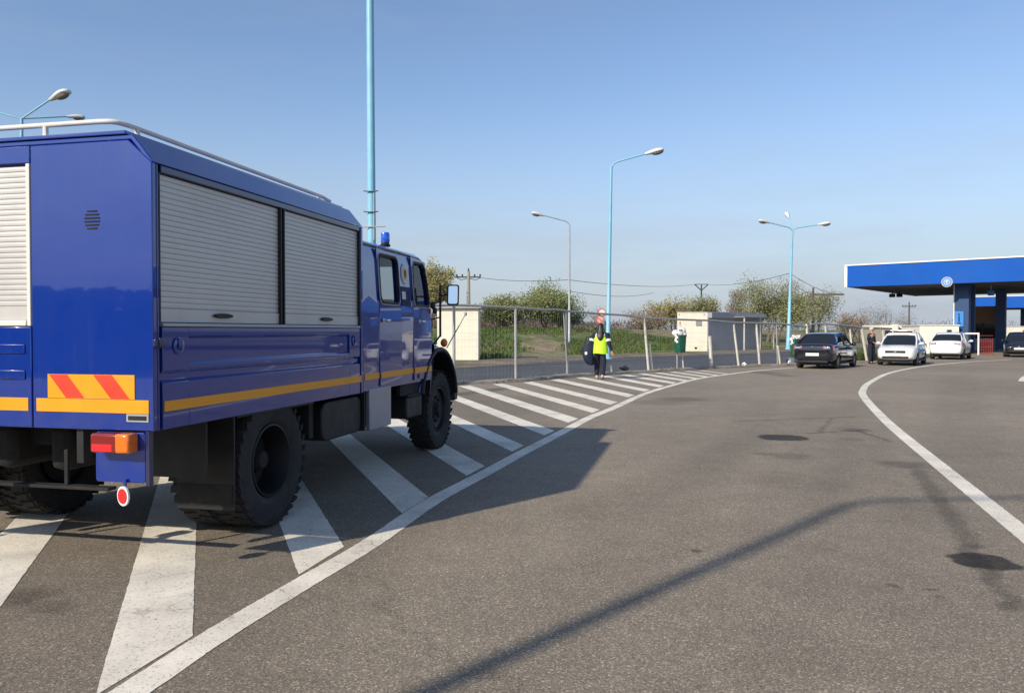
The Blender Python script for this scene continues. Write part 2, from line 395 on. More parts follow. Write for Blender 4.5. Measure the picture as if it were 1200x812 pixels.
def road_paint():
    m, nt, b = nmat('road_marking_paint')
    geo = node(nt, 'ShaderNodeNewGeometry'); P = geo.outputs['Position']
    a = node(nt, 'ShaderNodeTexNoise', i_Scale=1.4, i_Detail=6.0, i_Roughness=.65); nt.links.new(P, a.inputs['Vector'])
    f_ = node(nt, 'ShaderNodeTexNoise', i_Scale=60.0, i_Detail=4.0, i_Roughness=.7); nt.links.new(P, f_.inputs['Vector'])
    wn = node(nt, 'ShaderNodeTexNoise', i_Scale=3.0, i_Detail=5.0, i_Roughness=.6); nt.links.new(P, wn.inputs['Vector'])
    wsc = node(nt, 'ShaderNodeVectorMath', operation='SCALE'); nt.links.new(wn.outputs['Color'], wsc.inputs[0]); wsc.inputs['Scale'].default_value = .25
    wad = node(nt, 'ShaderNodeVectorMath', operation='ADD'); nt.links.new(P, wad.inputs[0]); nt.links.new(wsc.outputs[0], wad.inputs[1])
    v = node(nt, 'ShaderNodeTexVoronoi', feature='DISTANCE_TO_EDGE', i_Scale=3.2); nt.links.new(wad.outputs[0], v.inputs['Vector'])
    crack = node(nt, 'ShaderNodeMapRange', i_1=.006, i_2=.022, i_3=1.0, i_4=0.0); nt.links.new(v.outputs['Distance'], crack.inputs[0])
    gate = node(nt, 'ShaderNodeMapRange', i_1=.5, i_2=.66, i_3=0.0, i_4=.45); nt.links.new(a.outputs[0], gate.inputs[0])
    ck = mathn(nt, 'MULTIPLY', crack.outputs[0], gate.outputs[0])
    spk = node(nt, 'ShaderNodeMapRange', i_1=.555, i_2=.69, i_3=0.0, i_4=.9); nt.links.new(f_.outputs[0], spk.inputs[0])
    wear = node(nt, 'ShaderNodeMapRange', i_1=.38, i_2=.70, i_3=.0, i_4=.42); nt.links.new(a.outputs[0], wear.inputs[0])
    tot = mathn(nt, 'ADD', mathn(nt, 'ADD', ck, wear.outputs[0], True), mathn(nt, 'MULTIPLY', spk.outputs[0], .9), True)
    mxx = node(nt, 'ShaderNodeMix', data_type='RGBA'); nt.links.new(tot, mxx.inputs[0])
    mxx.inputs[6].default_value = (.84, .77, .64, 1); mxx.inputs[7].default_value = (.20, .18, .155, 1)
    nt.links.new(mxx.outputs[2], b.inputs['Base Color']); b.inputs['Roughness'].default_value = .75
    bp = node(nt, 'ShaderNodeBump', i_Strength=.3, i_Distance=.004); nt.links.new(f_.outputs[0], bp.inputs['Height']); nt.links.new(bp.outputs[0], b.inputs['Normal'])
    return m
M['marking'] = road_paint()

def ground_mat(name, cols, scales, straw=None):
    m, nt, b = nmat(name)
    geo = node(nt, 'ShaderNodeNewGeometry'); P = geo.outputs['Position']
    a = node(nt, 'ShaderNodeTexNoise', i_Scale=scales[0], i_Detail=6.0, i_Roughness=.65); nt.links.new(P, a.inputs['Vector'])
    c = node(nt, 'ShaderNodeTexNoise', i_Scale=scales[1], i_Detail=4.0); nt.links.new(P, c.inputs['Vector'])
    mr = node(nt, 'ShaderNodeMapRange', i_1=.4, i_2=.6); nt.links.new(a.outputs[0], mr.inputs[0])
    mxx = node(nt, 'ShaderNodeMix', data_type='RGBA'); nt.links.new(mr.outputs[0], mxx.inputs[0])
    mxx.inputs[6].default_value = c4(cols[0]); mxx.inputs[7].default_value = c4(cols[1])
    f = node(nt, 'ShaderNodeMapRange', i_1=.3, i_2=.7, i_3=.6, i_4=1.4); nt.links.new(c.outputs[0], f.inputs[0])
    s = node(nt, 'ShaderNodeVectorMath', operation='SCALE'); nt.links.new(mxx.outputs[2], s.inputs[0]); nt.links.new(f.outputs[0], s.inputs['Scale'])
    nt.links.new(s.outputs[0], b.inputs['Base Color']); b.inputs['Roughness'].default_value = .95; b.inputs['Specular IOR Level'].default_value = .1
    bp = node(nt, 'ShaderNodeBump', i_Strength=.6, i_Distance=.08); nt.links.new(c.outputs[0], bp.inputs['Height']); nt.links.new(bp.outputs[0], b.inputs['Normal'])
    return m
M['field'] = ground_mat('field_ground', ((.115, .088, .055), (.075, .095, .035)), (.12, 2.2))
M['bank'] = ground_mat('grass_bank', ((.085, .140, .040), (.27, .205, .135)), (.13, 1.6))
M['dirt'] = ground_mat('dirt_shoulder', ((.23, .195, .145), (.15, .125, .09)), (.5, 4.0))

def leaf_mat(name, a, c, trans=.42):
    m, nt, b = nmat(name)
    oi = node(nt, 'ShaderNodeNewGeometry')
    n = node(nt, 'ShaderNodeTexNoise', i_Scale=.9, i_Detail=3.0); nt.links.new(oi.outputs['Position'], n.inputs['Vector'])
    r = node(nt, 'ShaderNodeMapRange', i_1=.35, i_2=.65); nt.links.new(n.outputs[0], r.inputs[0])
    mxx = node(nt, 'ShaderNodeMix', data_type='RGBA'); nt.links.new(r.outputs[0], mxx.inputs[0])
    mxx.inputs[6].default_value = c4(a); mxx.inputs[7].default_value = c4(c)
    wn = node(nt, 'ShaderNodeTexWhiteNoise', noise_dimensions='1D'); nt.links.new(oi.outputs['Random Per Island'], wn.inputs['W'])
    f = node(nt, 'ShaderNodeMapRange', i_1=0, i_2=1, i_3=.65, i_4=1.35); nt.links.new(wn.outputs[0], f.inputs[0])
    s = node(nt, 'ShaderNodeVectorMath', operation='SCALE'); nt.links.new(mxx.outputs[2], s.inputs[0]); nt.links.new(f.outputs[0], s.inputs['Scale'])
    nt.links.new(s.outputs[0], b.inputs['Base Color']); b.inputs['Roughness'].default_value = .7; b.inputs['Specular IOR Level'].default_value = .2
    tl = node(nt, 'ShaderNodeBsdfTranslucent'); nt.links.new(s.outputs[0], tl.inputs[0])
    ms = node(nt, 'ShaderNodeMixShader', i_0=trans); nt.links.new(b.outputs[0], ms.inputs[1]); nt.links.new(tl.outputs[0], ms.inputs[2])
    nt.links.new(ms.outputs[0], nt.nodes['Material Output'].inputs['Surface'])
    return m
M['leaf_green'] = leaf_mat('leaf_spring_green', (.29, .33, .125), (.38, .39, .19))
M['leaf_yellow'] = leaf_mat('leaf_yellow_green', (.43, .40, .18), (.50, .44, .23))
M['leaf_olive'] = leaf_mat('leaf_olive', (.30, .315, .15), (.38, .36, .20))
M['leaf_dark'] = leaf_mat('leaf_dark_hedge', (.025, .035, .015), (.035, .045, .02))
M['leaf_bare'] = leaf_mat('leaf_buds_grey', (.28, .25, .18), (.32, .26, .20))
M['scrub'] = leaf_mat('scrub_brown', (.44, .32, .235), (.34, .28, .18))
M['grassblade'] = leaf_mat('grass_blade', (.085, .165, .03), (.16, .175, .06))
M['bark'] = simple('bark', (.17, .14, .105), .9, var=.25, scale=3)
M['bark_pale'] = simple('bark_pale', (.22, .20, .17), .9, var=.25, scale=3)
#--PART2--

# ================================================================== SETTING
def V2(p): return Vector((p[0], p[1], 0))
D = Vector((.643, .766, 0)); N = Vector((-.766, .643, 0))     # along the road / towards the fields
def nl(n, l, z=0.0): return N*n + D*l + Vector((0,0,z))

fb_px = [(532,451),(604,447.5),(665,441.8),(760,436.3),(833,432.4),(890,429.5),(914.5,428.7),(1000,425.6),(1036,424.2)]
FB = [g(*p) for p in fb_px]
left0 = FB[0]
FBX = [left0 - D*(2.6*k) for k in range(9, 0, -1)] + FB + [FB[-1] + D*6]
def off(poly, d, z):
    out = []
    for i, p in enumerate(poly):
        t = poly[min(i+1, len(poly)-1)] - poly[max(i-1, 0)]; t.z = 0; t.normalize()
        nn = Vector((-t.y, t.x, 0)); q = p + nn*d; out.append(Vector((q.x, q.y, z)))
    return out
def smooth_line(pts, step=.25):
    out = []
    for i in range(len(pts)-1):
        p0 = pts[max(i-1, 0)]; p1 = pts[i]; p2 = pts[i+1]; p3 = pts[min(i+2, len(pts)-1)]
        k = max(2, int((p2-p1).length/step))
        for j in range(k):
            t = j/k
            out.append(.5*((2*p1) + (p2-p0)*t + (2*p0-5*p1+4*p2-p3)*t*t + (3*p1-p0-3*p2+p3)*t**3))
    out.append(pts[-1]); return out
def ribbon(pts, w0, w1, z):
    a = [jag(q) for q in off(pts, w0, z)]; b = [jag(q) for q in off(pts, w1, z)]; mb = MB(); n = len(pts)
    mb.add(a + b, [(i, n+i, n+i+1, i+1) for i in range(n-1)]); return mb

# the sheet that reaches the horizon
mb = MB(); S = 3000
mb.add([(-S,-S,-.02),(S,-S,-.02),(S,S,-.02),(-S,S,-.02)], [(0,1,2,3)])
struct(mb.build('ground', M['field']))
# main road
edge = off(FBX, -.2, .004)
mb = MB(); poly = edge + [edge[-1] + D*170, Vector((260, 90, .004)), Vector((200, -120, .004)), Vector((-120, -120, .004)), edge[0] - D*60]
mb.add(poly, [list(range(len(poly)))]); struct(mb.build('road', M['asphalt']))
# second road behind the fence
far_px = [(540,431),(640,424),(717,420),(750,418),(830,415.6),(890,413.4)]
FAR = [g(*p) for p in far_px]
FAR = [FAR[0] - D*40] + FAR + [FAR[-1] + D*160]
a = off(FBX, .2, .004); a = a + [a[-1] + D*160]; b_ = [Vector((p.x, p.y, .004)) for p in FAR]
a = [a[0] - D*30] + a
mb = MB(); poly = a + b_[::-1]; mb.add(poly, [list(range(len(poly)))]); struct(mb.build('side_road', M['asphalt2']))
# crumbling kerb strip under the fence
mb = MB(); cs = smooth_line(FBX, .35); rings = []
prof = [(-.22, .004), (-.19, .085), (-.05, .11), (.12, .095), (.22, .004)]
for i, p in enumerate(cs):
    t = cs[min(i+1, len(cs)-1)] - cs[max(i-1, 0)]; t.normalize(); nn = Vector((-t.y, t.x, 0)); rg = []
    for (o_, z) in prof:
        k = noise.noise(Vector((p.x*2+o_*9, p.y*2, z*5)))
        rg.append(p + nn*(o_ + .05*k) + Vector((0, 0, max(.0, z + (.035*k if z > .01 else 0)))))
    rings.append(rg)
mb.loft(rings, cap=False, closed=False); struct(mb.build('kerb', M['kerb'], recalc=False))
# dirt shoulder + grass bank with plateau
def bank_h(n, l):
    t = min(1, max(0, (n-32.5)/17)); h = 1.72*(t*t*(3-2*t))
    return .03 + h + .10*noise.noise(Vector((n*.16, l*.16, 3)))*min(1, max(0, (n-28)/6)) + .02*max(0, min(1, (n-26)/4))
ns = [22.0, 24, 25, 26, 27, 28.2, 29.5, 31, 32.5, 34, 35.5, 37, 38.5, 40, 41.5, 43, 44.5, 46, 47.5, 49, 51, 54, 58, 64, 72, 85, 110, 160, 320]
ls = [-90, -60] + [-40 + 2.5*k for k in range(70)] + [150, 200, 320]
vs = []; fs = []
for n in ns:
    for l in ls:
        p = nl(n, l, 0); vs.append((p.x, p.y, bank_h(n, l) - (.06 if n < 23.5 else 0)))
for i in range(len(ns)-1):
    for j in range(len(ls)-1):
        fs.append((i*len(ls)+j, i*len(ls)+j+1, (i+1)*len(ls)+j+1, (i+1)*len(ls)+j))
def part_mesh(name, keep, mat):
    mb = MB(); mb.add(vs, [f for k, f in enumerate(fs) if keep(k // (len(ls)-1))]); return struct(mb.build(name, mat, smooth=60, recalc=False))
SH = ns.index(29.5)
# dirt is its own ribbon that follows the edge of the side road
dirt = MB()
far_s = smooth_line(FAR[1:-1] + [FAR[-2] + D*40], 1.2); far_s = [FAR[1] - D*k for k in range(40, 0, -2)] + far_s
rg = []
for i, p in enumerate(far_s):
    k = noise.noise(Vector((p.x*.5, p.y*.5, 0)))
    rg.append([p + N*(-.15 + .15*k), p + N*1.2 + Vector((0,0,.06 + .04*k)), p + N*(3.2 + .8*k) + Vector((0,0,.075)), p + N*(5.4 + 1.2*k) + Vector((0,0,-.02))])
dirt.loft([[Vector((q.x, q.y, q.z + .006)) for q in r] for r in rg], cap=False, closed=False)
struct(dirt.build('dirt_verge', M['dirt'], recalc=False, smooth=60))
# lower the bank sheet below the dirt and road where they overlap
vs2 = []
for (x, y, z) in vs:
    p = Vector((x, y, 0)); n = p.dot(N)
    vs2.append((x, y, z if n > 29 else min(z, -.012 + max(0, (n-25.5))*.02)))
vs = vs2
part_mesh('grass_slope', lambda r: True, M['bank'])
# grass wedge between fence and side road beyond the sedan
wl = smooth_line([FB[-2]*.6+FB[-1]*.4, FB[-1], FB[-1] + D*8], .6); mb = MB(); rg = []
for i, p in enumerate(wl):
    w = min(1, i/6)
    rg.append([p + N*.3, p + N*1.6 + Vector((0,0,.16*w)), p + N*(1.6+2*w) + Vector((0,0,.28*w)), p + N*(2+3.5*w) + Vector((0,0,-.01))])
mb.loft([[Vector((q.x, q.y, q.z+.01)) for q in r] for r in rg], cap=False, closed=False)
struct(mb.build('grass_median', M['bank'], recalc=False, smooth=60))

# grass blades: nobody could count them
def blades(name, pts, mat, hmin, hmax, w, label, cat='grass', lean=.5, seed=1):
    r = random.Random(seed); v = []; f = []
    for p in pts:
        h = r.uniform(hmin, hmax); a = r.uniform(0, 2*pi); dx = cos(a)*w*.5; dy = sin(a)*w*.5
        lx = r.gauss(0, lean)*h; ly = r.gauss(0, lean)*h; i = len(v)
        v += [(p[0]-dx, p[1]-dy, p[2]-.02), (p[0]+dx, p[1]+dy, p[2]-.02), (p[0]+lx*.4+dx*.6, p[1]+ly*.4+dy*.6, p[2]+h*.6), (p[0]+lx, p[1]+ly, p[2]+h)]
        f += [(i, i+1, i+2), (i, i+2, i+3)]
    me = bpy.data.meshes.new(name); me.from_pydata(v, [], f); me.materials.append(mat)
    o = bpy.data.objects.new(name, me); col.objects.link(o); tag(o, label, cat, kind='stuff'); return o
pts = []
r_ = random.Random(3)
while len(pts) < 26000:
    n = r_.uniform(29.5, 54); l = r_.uniform(2, 75); p = nl(n, l)
    if noise.noise(Vector((p.x*.22, p.y*.22, 5))) + .35*noise.noise(Vector((p.x, p.y, 9))) < -.12: continue
    pts.append((p.x, p.y, bank_h(n, l)))
blades('grass', pts, M['grassblade'], .10, .34, .10, 'spring grass growing over the slope behind the side road', seed=4)
pts = []
for k in range(2200):
    p = wl[r_.randrange(len(wl))] + N*r_.uniform(.3, 4) + D*r_.uniform(-.1, .4); pts.append((p.x, p.y, .12))
blades('grass', pts, M['grassblade'], .15, .5, .07, 'longer rough grass behind the fence beside the parked cars', seed=5)
pts = []
for k in range(1500):
    p = cs[r_.randrange(len(cs))] + N*r_.gauss(0, .16) + D*r_.uniform(-.2, .2)
    if noise.noise(Vector((p.x*.8, p.y*.8, 2))) < .05: continue
    pts.append((p.x, p.y, .06))
blades('weeds', pts, M['scrub'], .04, .13, .03, 'dry weeds growing in the crumbling kerb under the fence', 'weeds', seed=6)

# ------------------------------------------------------------------ road markings
line_px = [(162,805.6),(253.6,745),(355,684),(436,636),(507,587.6),(570,554),(610,532),(660,506),(690,490),(720,477.8),(754,462.3),(786.7,452),(819,443.8),(851.7,439),(884,434.9),(916.7,432),(932,431)]
Lp = [g(*p) for p in line_px]
Lp = [Lp[0] - (Lp[1]-Lp[0])*4] + Lp
LS = smooth_line(Lp, .04)
struct(ribbon(LS, -.09, .09, .0072).build('lane_line', M['marking'], recalc=False))
rl_px = [(1290,700),(1200,626),(1100,545),(1040,495),(1013,466),(1011.5,457),(1020,448),(1045,436.5),(1085,429),(1130,424.6),(1185,421.5)]
Rp = smooth_line([g(*p) for p in rl_px], .06)
struct(ribbon(Rp, -.09, .09, .0072).build('lane_line', M['marking'], recalc=False))
pl = smooth_line([g(1197,447), g(1203,441), g(1225,436), g(1260,432)], .3)
struct(ribbon(pl, -.09, .09, .0072).build('lane_line', M['marking'], recalc=False))
pairs = [((350,674),(403,641)),((471,602),(502,583)),((547,558),(568,546.5)),((600,529.6),(614,522.4)),((638,510.4),(650,505)),((666,495.6),(678,491)),((694,484),(703,480.4)),
         ((715,474.4),(724,471.4)),((736,465.6),(744,463)),((755,459),(762,457)),((772.6,454),(778.4,452)),((788,450),(793,448.4)),((802,447),(806,445.6)),((815,444.4),(819,443.4)),((828,442.4),(832,441.6)),((841,440.6),(844.5,440.0)),((853,438.9),(856,438.5))]
ends = [(g(*a), g(*b)) for a, b in pairs]
tl = (ends[1][0] - ends[0][0])
bB = (ends[0][0] - tl*.985, ends[0][1] - tl*.985); bA = (bB[0] - tl, bB[1] - tl); bZ = (bA[0] - tl, bA[1] - tl)
ends = [bZ, bA, bB] + ends
angs = [-21.5, -21.3, -21.2, -20.9, -20.0, -19.0, -17.6, -16.4, -15.3, -14.4, -13.6, -12.8, -12.0, -11.4, -10.8, -10.2, -9.6, -9.0, -8.5, -8.0]
def kerb_dist(p, d):                       # distance along d from p to kerb line
    best = None
    for i in range(len(FBX)-1):
        a = FBX[i]; b = FBX[i+1]; e = b - a; den = d.x*e.y - d.y*e.x
        if abs(den) < 1e-9: continue
        w = a - p; t = (w.x*e.y - w.y*e.x)/den; s = (w.x*d.y - w.y*d.x)/den
        if t > 0 and -.001 <= s <= 1.001 and (best is None or t < best): best = t
    return best
for i, (pa, pb) in enumerate(ends):
    an = radians(angs[i]); d = Vector((sin(an), cos(an), 0))
    la = kerb_dist(pa, d); lb = kerb_dist(pb, d)
    if la is None or lb is None: continue
    la -= .55; lb -= .55
    if la < .4 or lb < .3: continue
    mb = MB(); K = max(14, int(la/.06))
    vs_ = []
    for k in range(K+1):
        for (p, L_) in ((pa, la), (pb, lb)):
            q = jag(p + d*(L_*k/K)); vs_.append((q.x, q.y, .0068))
    mb.add(vs_, [(2*k, 2*k+1, 2*k+3, 2*k+2) for k in range(K)])
    o = struct(mb.build('hatch_bar', M['marking'], recalc=False))

# ------------------------------------------------------------------ trees
def tree(name, label, px, top_y, Y, rad_px, leaf, bark, nleaf, seed, leafsize=.2, stems=1, density=1.0, group='trees on the bank', flat=.8, lo=.25):
    r = random.Random(seed)
    ap = at(px, top_y, Y); n = ap.dot(N); base_z = bank_h(n, Vector((ap.x, ap.y, 0)).dot(D)) if n > 24 else 0.0
    base = Vector((ap.x, Y, base_z - .05)); h = ap.z - base_z; rad = rad_px/F*Y
    tr = MB(); tips = []
    def grow(p, d, L, rr, depth):
        pts = [p]; q = p.copy(); dd = d.copy(); k = 4
        for i in range(k):
            dd = (dd + Vector((r.gauss(0,.12), r.gauss(0,.12), r.gauss(.03,.08)))).normalized(); q = q + dd*(L/k); pts.append(q.copy())
        e = rr*.5
        tr.tube(pts, [rr + (e-rr)*i/k for i in range(k+1)], n=5 if depth < 2 else 3, cap=False)
        if depth >= 1: tips.extend(pts[2:])
        if depth == 3: return
        m = [5, 5, 4][depth]
        for i in range(m):
            t = r.uniform(.4, 1.0); idx = min(k, max(1, int(round(t*k))))
            a = r.uniform(0, 2*pi); sp = r.uniform(.45, 1.0)
            side = Vector((cos(a), sin(a), r.uniform(-.1, .5))).normalized()
            nd = (dd*(1-sp*.55) + side*sp).normalized()
            grow(pts[idx], nd, L*r.uniform(.5, .78), e*.62, depth+1)
    for s in range(stems):
        a = r.uniform(0, 2*pi); tilt = 0 if stems == 1 else .35
        grow(Vector((r.gauss(0,.2*stems**.5), r.gauss(0,.2*stems**.5), 0)), Vector((cos(a)*tilt, sin(a)*tilt, 1)).normalized(), h*.42, max(.05, h*.018), 0)
    # fit to the measured height and spread
    mz = max(v[2] for v in tr.v); mr = sorted(sqrt(v[0]**2 + v[1]**2) for v in tr.v)[int(len(tr.v)*.95)]
    sz = h*.96/mz; sr = rad/max(mr, .1)
    tr.v = [(v[0]*sr, v[1]*sr, v[2]*sz) for v in tr.v]
    tips = [Vector((t.x*sr, t.y*sr, t.z*sz)) for t in tips]
    tips = [t for t in tips if t.z > h*lo] or tips
    v = []; f = []
    clumps = [tips[r.randrange(len(tips))] for _ in range(max(12, int(nleaf/28)))]
    for i in range(nleaf):
        c = clumps[r.randrange(len(clumps))]; s = rad*.17 + .1
        gz = lambda: max(-1.7, min(1.7, r.gauss(0, 1)))
        p = c + Vector((gz()*s, gz()*s, gz()*s*flat))
        if p.z < .1: continue
        u = Vector((r.gauss(0,1), r.gauss(0,1), r.gauss(0,1))).normalized(); w = u.orthogonal().normalized()
        L = leafsize*r.uniform(.6, 1.4); j = len(v)
        v += [p - u*L*.5, p + w*L*.28, p + u*L*.5, p - w*L*.28]; f.append((j, j+1, j+2, j+3))
    root = empty(name, base, 0, label, 'tree', group)
    tr.build('trunk', bark, root, recalc=False)
    me = bpy.data.meshes.new('crown'); me.from_pydata([tuple(q) for q in v], [], f); me.materials.append(leaf); link('crown', me, root, smooth=0)
    return root
tree('willow_tree', 'yellow green willow rising behind the front of the blue truck', 510, 302, 74, 16, M['leaf_yellow'], M['bark'], 9000, 1, .2, 2)
tree('willow_tree', 'rounded bright green willow, the largest of the green clump behind the fence', 633, 333, 82, 36, M['leaf_green'], M['bark'], 26000, 2, .18, 3, lo=.1)
tree('willow_tree', 'lower green bush at the white hut end of the green clump', 597, 347, 80, 30, M['leaf_green'], M['bark'], 15000, 3, .18, 4, lo=.05)
tree('willow_tree', 'small dark bush beside the grey single arm street lamp', 668, 362, 84, 18, M['leaf_olive'], M['bark'], 3500, 31, .2, 4, lo=.05)
tree('bare_tree', 'small dark leafless bush just behind the round signs', 697, 357, 92, 9, M['leaf_bare'], M['bark'], 300, 4, .14, 3, lo=.1)
tree('young_tree', 'yellowish tree just behind the left end of the cream hut', 786, 347, 108, 24, M['leaf_yellow'], M['bark'], 7500, 5, .24, 3, lo=.15)
tree('young_tree', 'yellowish tree behind the cream hut, beside the forked pole', 822, 347, 112, 22, M['leaf_olive'], M['bark'], 7000, 6, .24, 3, lo=.1)
tree('young_tree', 'small pale thin tree rising behind the grey side of the hut', 862, 332, 98, 16, M['leaf_bare'], M['bark_pale'], 3000, 7, .18, 2)
tree('poplar_tree', 'tallest olive green tree, standing beside the triple arm street lamp', 904, 320, 92, 36, M['leaf_olive'], M['bark'], 22000, 8, .19, 3, lo=.18)
tree('poplar_tree', 'thin sparse olive tree just past the triple arm street lamp', 957, 330, 98, 28, M['leaf_olive'], M['bark_pale'], 7000, 9, .19, 3)
tree('bare_tree', 'low tawny bush between the dark sedan and the standing guard', 1000, 362, 104, 22, M['scrub'], M['bark'], 2600, 10, .2, 4, lo=.05)
tree('bare_tree', 'grey leafless spreading tree behind the guard, under the canopy edge', 1032, 345, 112, 26, M['leaf_bare'], M['bark_pale'], 900, 11, .15, 3)
tree('bare_tree', 'grey leafless small tree partly behind the white patrol car roof', 1062, 364, 120, 16, M['leaf_bare'], M['bark_pale'], 500, 12, .15, 3)
tree('bare_tree', 'tawny low bush on the skyline right of the round signs', 760, 360, 104, 24, M['scrub'], M['bark'], 2200, 13, .2, 5, lo=.05)

# brown scrub along the plateau, one mass
v = []; f = []; r_ = random.Random(12)
def scrub_at(c, hh, ww, cnt):
    for i in range(cnt):
        a = r_.uniform(0, 2*pi); q = Vector((c.x + r_.gauss(0, ww), c.y + r_.gauss(0, ww), c.z + r_.uniform(0, hh*.75)))
        u = Vector((r_.gauss(0,.45), r_.gauss(0,.45), 1)).normalized(); w = u.orthogonal().normalized(); L = r_.uniform(.25, .6)*min(1.6, hh*.5); t = .05 + .03*hh
        j = len(v); v.extend([q - w*t, q + w*t, q + u*L]); f.append((j, j+1, j+2))
for k in range(420):
    n = r_.uniform(53, 80); l = r_.uniform(-15, 95); p = nl(n, l); hh = r_.uniform(.9, 2.3)*(1 + .6*noise.noise(Vector((p.x*.05, p.y*.05, 1))))
    scrub_at(Vector((p.x, p.y, 1.7)), hh, .9, 70)
for k in range(420):
    n = r_.uniform(110, 210); l = r_.uniform(-40, 330); p = nl(n, l); hh = r_.uniform(2.0, 4.6)*(1 + .5*noise.noise(Vector((p.x*.02, p.y*.02, 1))))
    scrub_at(Vector((p.x, p.y, 1.6)), hh, 2.4, 45)
for k in range(260):
    x = r_.uniform(70, 420); y = r_.uniform(230, 420); scrub_at(Vector((x, y, 0)), r_.uniform(4, 8), 4.0, 45)
me = bpy.data.meshes.new('scrub'); me.from_pydata([tuple(q) for q in v], [], f); me.materials.append(M['scrub'])
o = bpy.data.objects.new('scrub', me); col.objects.link(o); tag(o, 'tangled brown scrub and hedges along the skyline', 'scrub', kind='stuff')

# unseen dark hedge row, added behind the camera for the glossy paint to mirror
v = []; f = []; r_ = random.Random(21)
for k in range(330):
    t_ = r_.uniform(0, 1); x = -50 + 62*t_ + r_.uniform(-1, 1); y = 4 - 52*t_ + r_.uniform(-1, 1)
    for i in range(75):
        q = Vector((x + r_.gauss(0, .8), y + r_.gauss(0, .8), r_.uniform(.1, 3.3 + .9*noise.noise(Vector((x*.3, 0, 7)))))); u = Vector((r_.gauss(0,1), r_.gauss(0,1), r_.gauss(0,1))).normalized(); w = u.orthogonal().normalized(); L = r_.uniform(.25, .5)
        j = len(v); v.extend([q - u*L, q + w*L*.6, q + u*L, q - w*L*.6]); f.append((j, j+1, j+2, j+3))
me = bpy.data.meshes.new('hedge'); me.from_pydata([tuple(q) for q in v], [], f); me.materials.append(M['leaf_dark'])
o = bpy.data.objects.new('hedge', me); col.objects.link(o); tag(o, 'unseen hedge added behind the viewer for the glossy truck paint to mirror', 'hedge', kind='stuff')

# ------------------------------------------------------------------ fence
def fence_pt(px, py):                      # a point above the kerb line
    ps = fb_px
    for i in range(len(ps)-1):
        if px <= ps[i+1][0] or i == len(ps)-2:
            t = (px - ps[i][0])/(ps[i+1][0]-ps[i][0]); break
    b0 = FB[i] + (FB[i+1]-FB[i])*max(t, -.5)
    u = (px-CX)/F; e = FB[i+1]-FB[i]                      # exact meeting of the sight line and the kerb segment
    k = (u*FB[i].y - FB[i].x)/(e.x - u*e.y)
    b0 = FB[i] + e*k
    q = at(px, py, b0.y); return Vector((b0.x, b0.y, q.z))
fence = empty('fence', (FB[2].x, FB[2].y, 0), 0, 'long sagging wire mesh fence on leaning white posts along the kerb', 'fence')
fo = -Vector(fence.location)
def fpart(mb, name, mat): return mb.shift(fo).build(name, mat, fence)
posts = [((532,358),(532,451),.045,'postgrey'),((604,361),(604.5,447.5),.045,'postgrey'),((664,364),(665,441.8),.04,'postgrey'),((660.5,366),(665.5,441.6),.025,'postgrey'),
         ((754.5,372.5),(760.3,434.5),.05,'postwhite'),((761,402.6),(764.6,436),.04,'postwhite'),((797,377),(801,433.8),.03,'postwhite'),((831.5,394),(834,432.2),.075,'postwhite'),
         ((859.5,380),(866,431),.05,'postwhite'),((886,380),(890.5,429.5),.055,'postwhite'),((909.5,379),(911.5,405),.03,'postgrey'),((911,405),(914.5,428.7),.06,'postwhite'),
         ((945,380),(948,427.5),.05,'postwhite'),((967,382),(971,426.7),.05,'postwhite'),((996,386),(1000,425.6),.05,'postwhite'),((1009.5,386),(1016.5,425),.065,'postwhite'),((1034,387),(1040,424),.05,'postwhite'),((716.3,428),(717.3,437.6),.035,'postwhite')]
for (tp, bs, rr, mt) in posts:
    a = fence_pt(*bs); a.z = 0; b = fence_pt(*tp); 
    fpart(MB().tube([a, (a+b)/2, b], rr, 8), 'post', M[mt])
lp = []
for k in range(1, 9):
    a = FBX[9-k]; lp.append(a); fpart(MB().tube([a, a + Vector((0,0,2.25))], .045, 8), 'post', M['postgrey'])
top_px = [(532,357.5),(560,358.3),(604,360.6),(640,363.2),(650,362.6),(665,364.6),(700,367.5),(730,369.3),(757,372.6),(800,374.6),(833,375.6),(860,378),(888,378.6),(912,379.2),(945,382.5),(954,379.4),(966,379.6),(985,381),(1010,383.5),(1045,385)]
rail = [lp[-1] + Vector((0,0,2.25))] + [p + Vector((0,0,2.25)) for p in lp[::-1][1:]] + [fence_pt(*p) for p in top_px]
fpart(MB().tube(rail, .038, 8), 'top_rail', M['postgrey'])
# mesh between kerb and rail (real wires)
def wire_net(a0, a1, b0, b1, nv, nh, t=.0013):
    mb = MB()
    for i in range(nv+1):
        s = i/nv; p = a0 + (a1-a0)*s; q = b0 + (b1-b0)*s; mb.tube([p, q], t, 3, cap=False)
    for j in range(nh+1):
        s = j/nh; mb.tube([a0 + (b0-a0)*s, (a0+(b0-a0)*s + a1 + (b1-a1)*s)/2 + Vector((0,0,-.02)), a1 + (b1-a1)*s], t, 3, cap=False)
    return mb
bx = [532, 604, 665, 712, 757, 800, 833, 862, 888, 912, 946, 969, 998, 1013, 1038]
def top_at(px):
    for i in range(len(top_px)-1):
        if px <= top_px[i+1][0]:
            t = (px-top_px[i][0])/(top_px[i+1][0]-top_px[i][0]); return top_px[i][1] + t*(top_px[i+1][1]-top_px[i][1])
    return top_px[-1][1]
def base_at(px):
    for i in range(len(fb_px)-1):
        if px <= fb_px[i+1][0]:
            t = (px-fb_px[i][0])/(fb_px[i+1][0]-fb_px[i][0]); return fb_px[i][1] + t*(fb_px[i+1][1]-fb_px[i][1])
    return fb_px[-1][1]
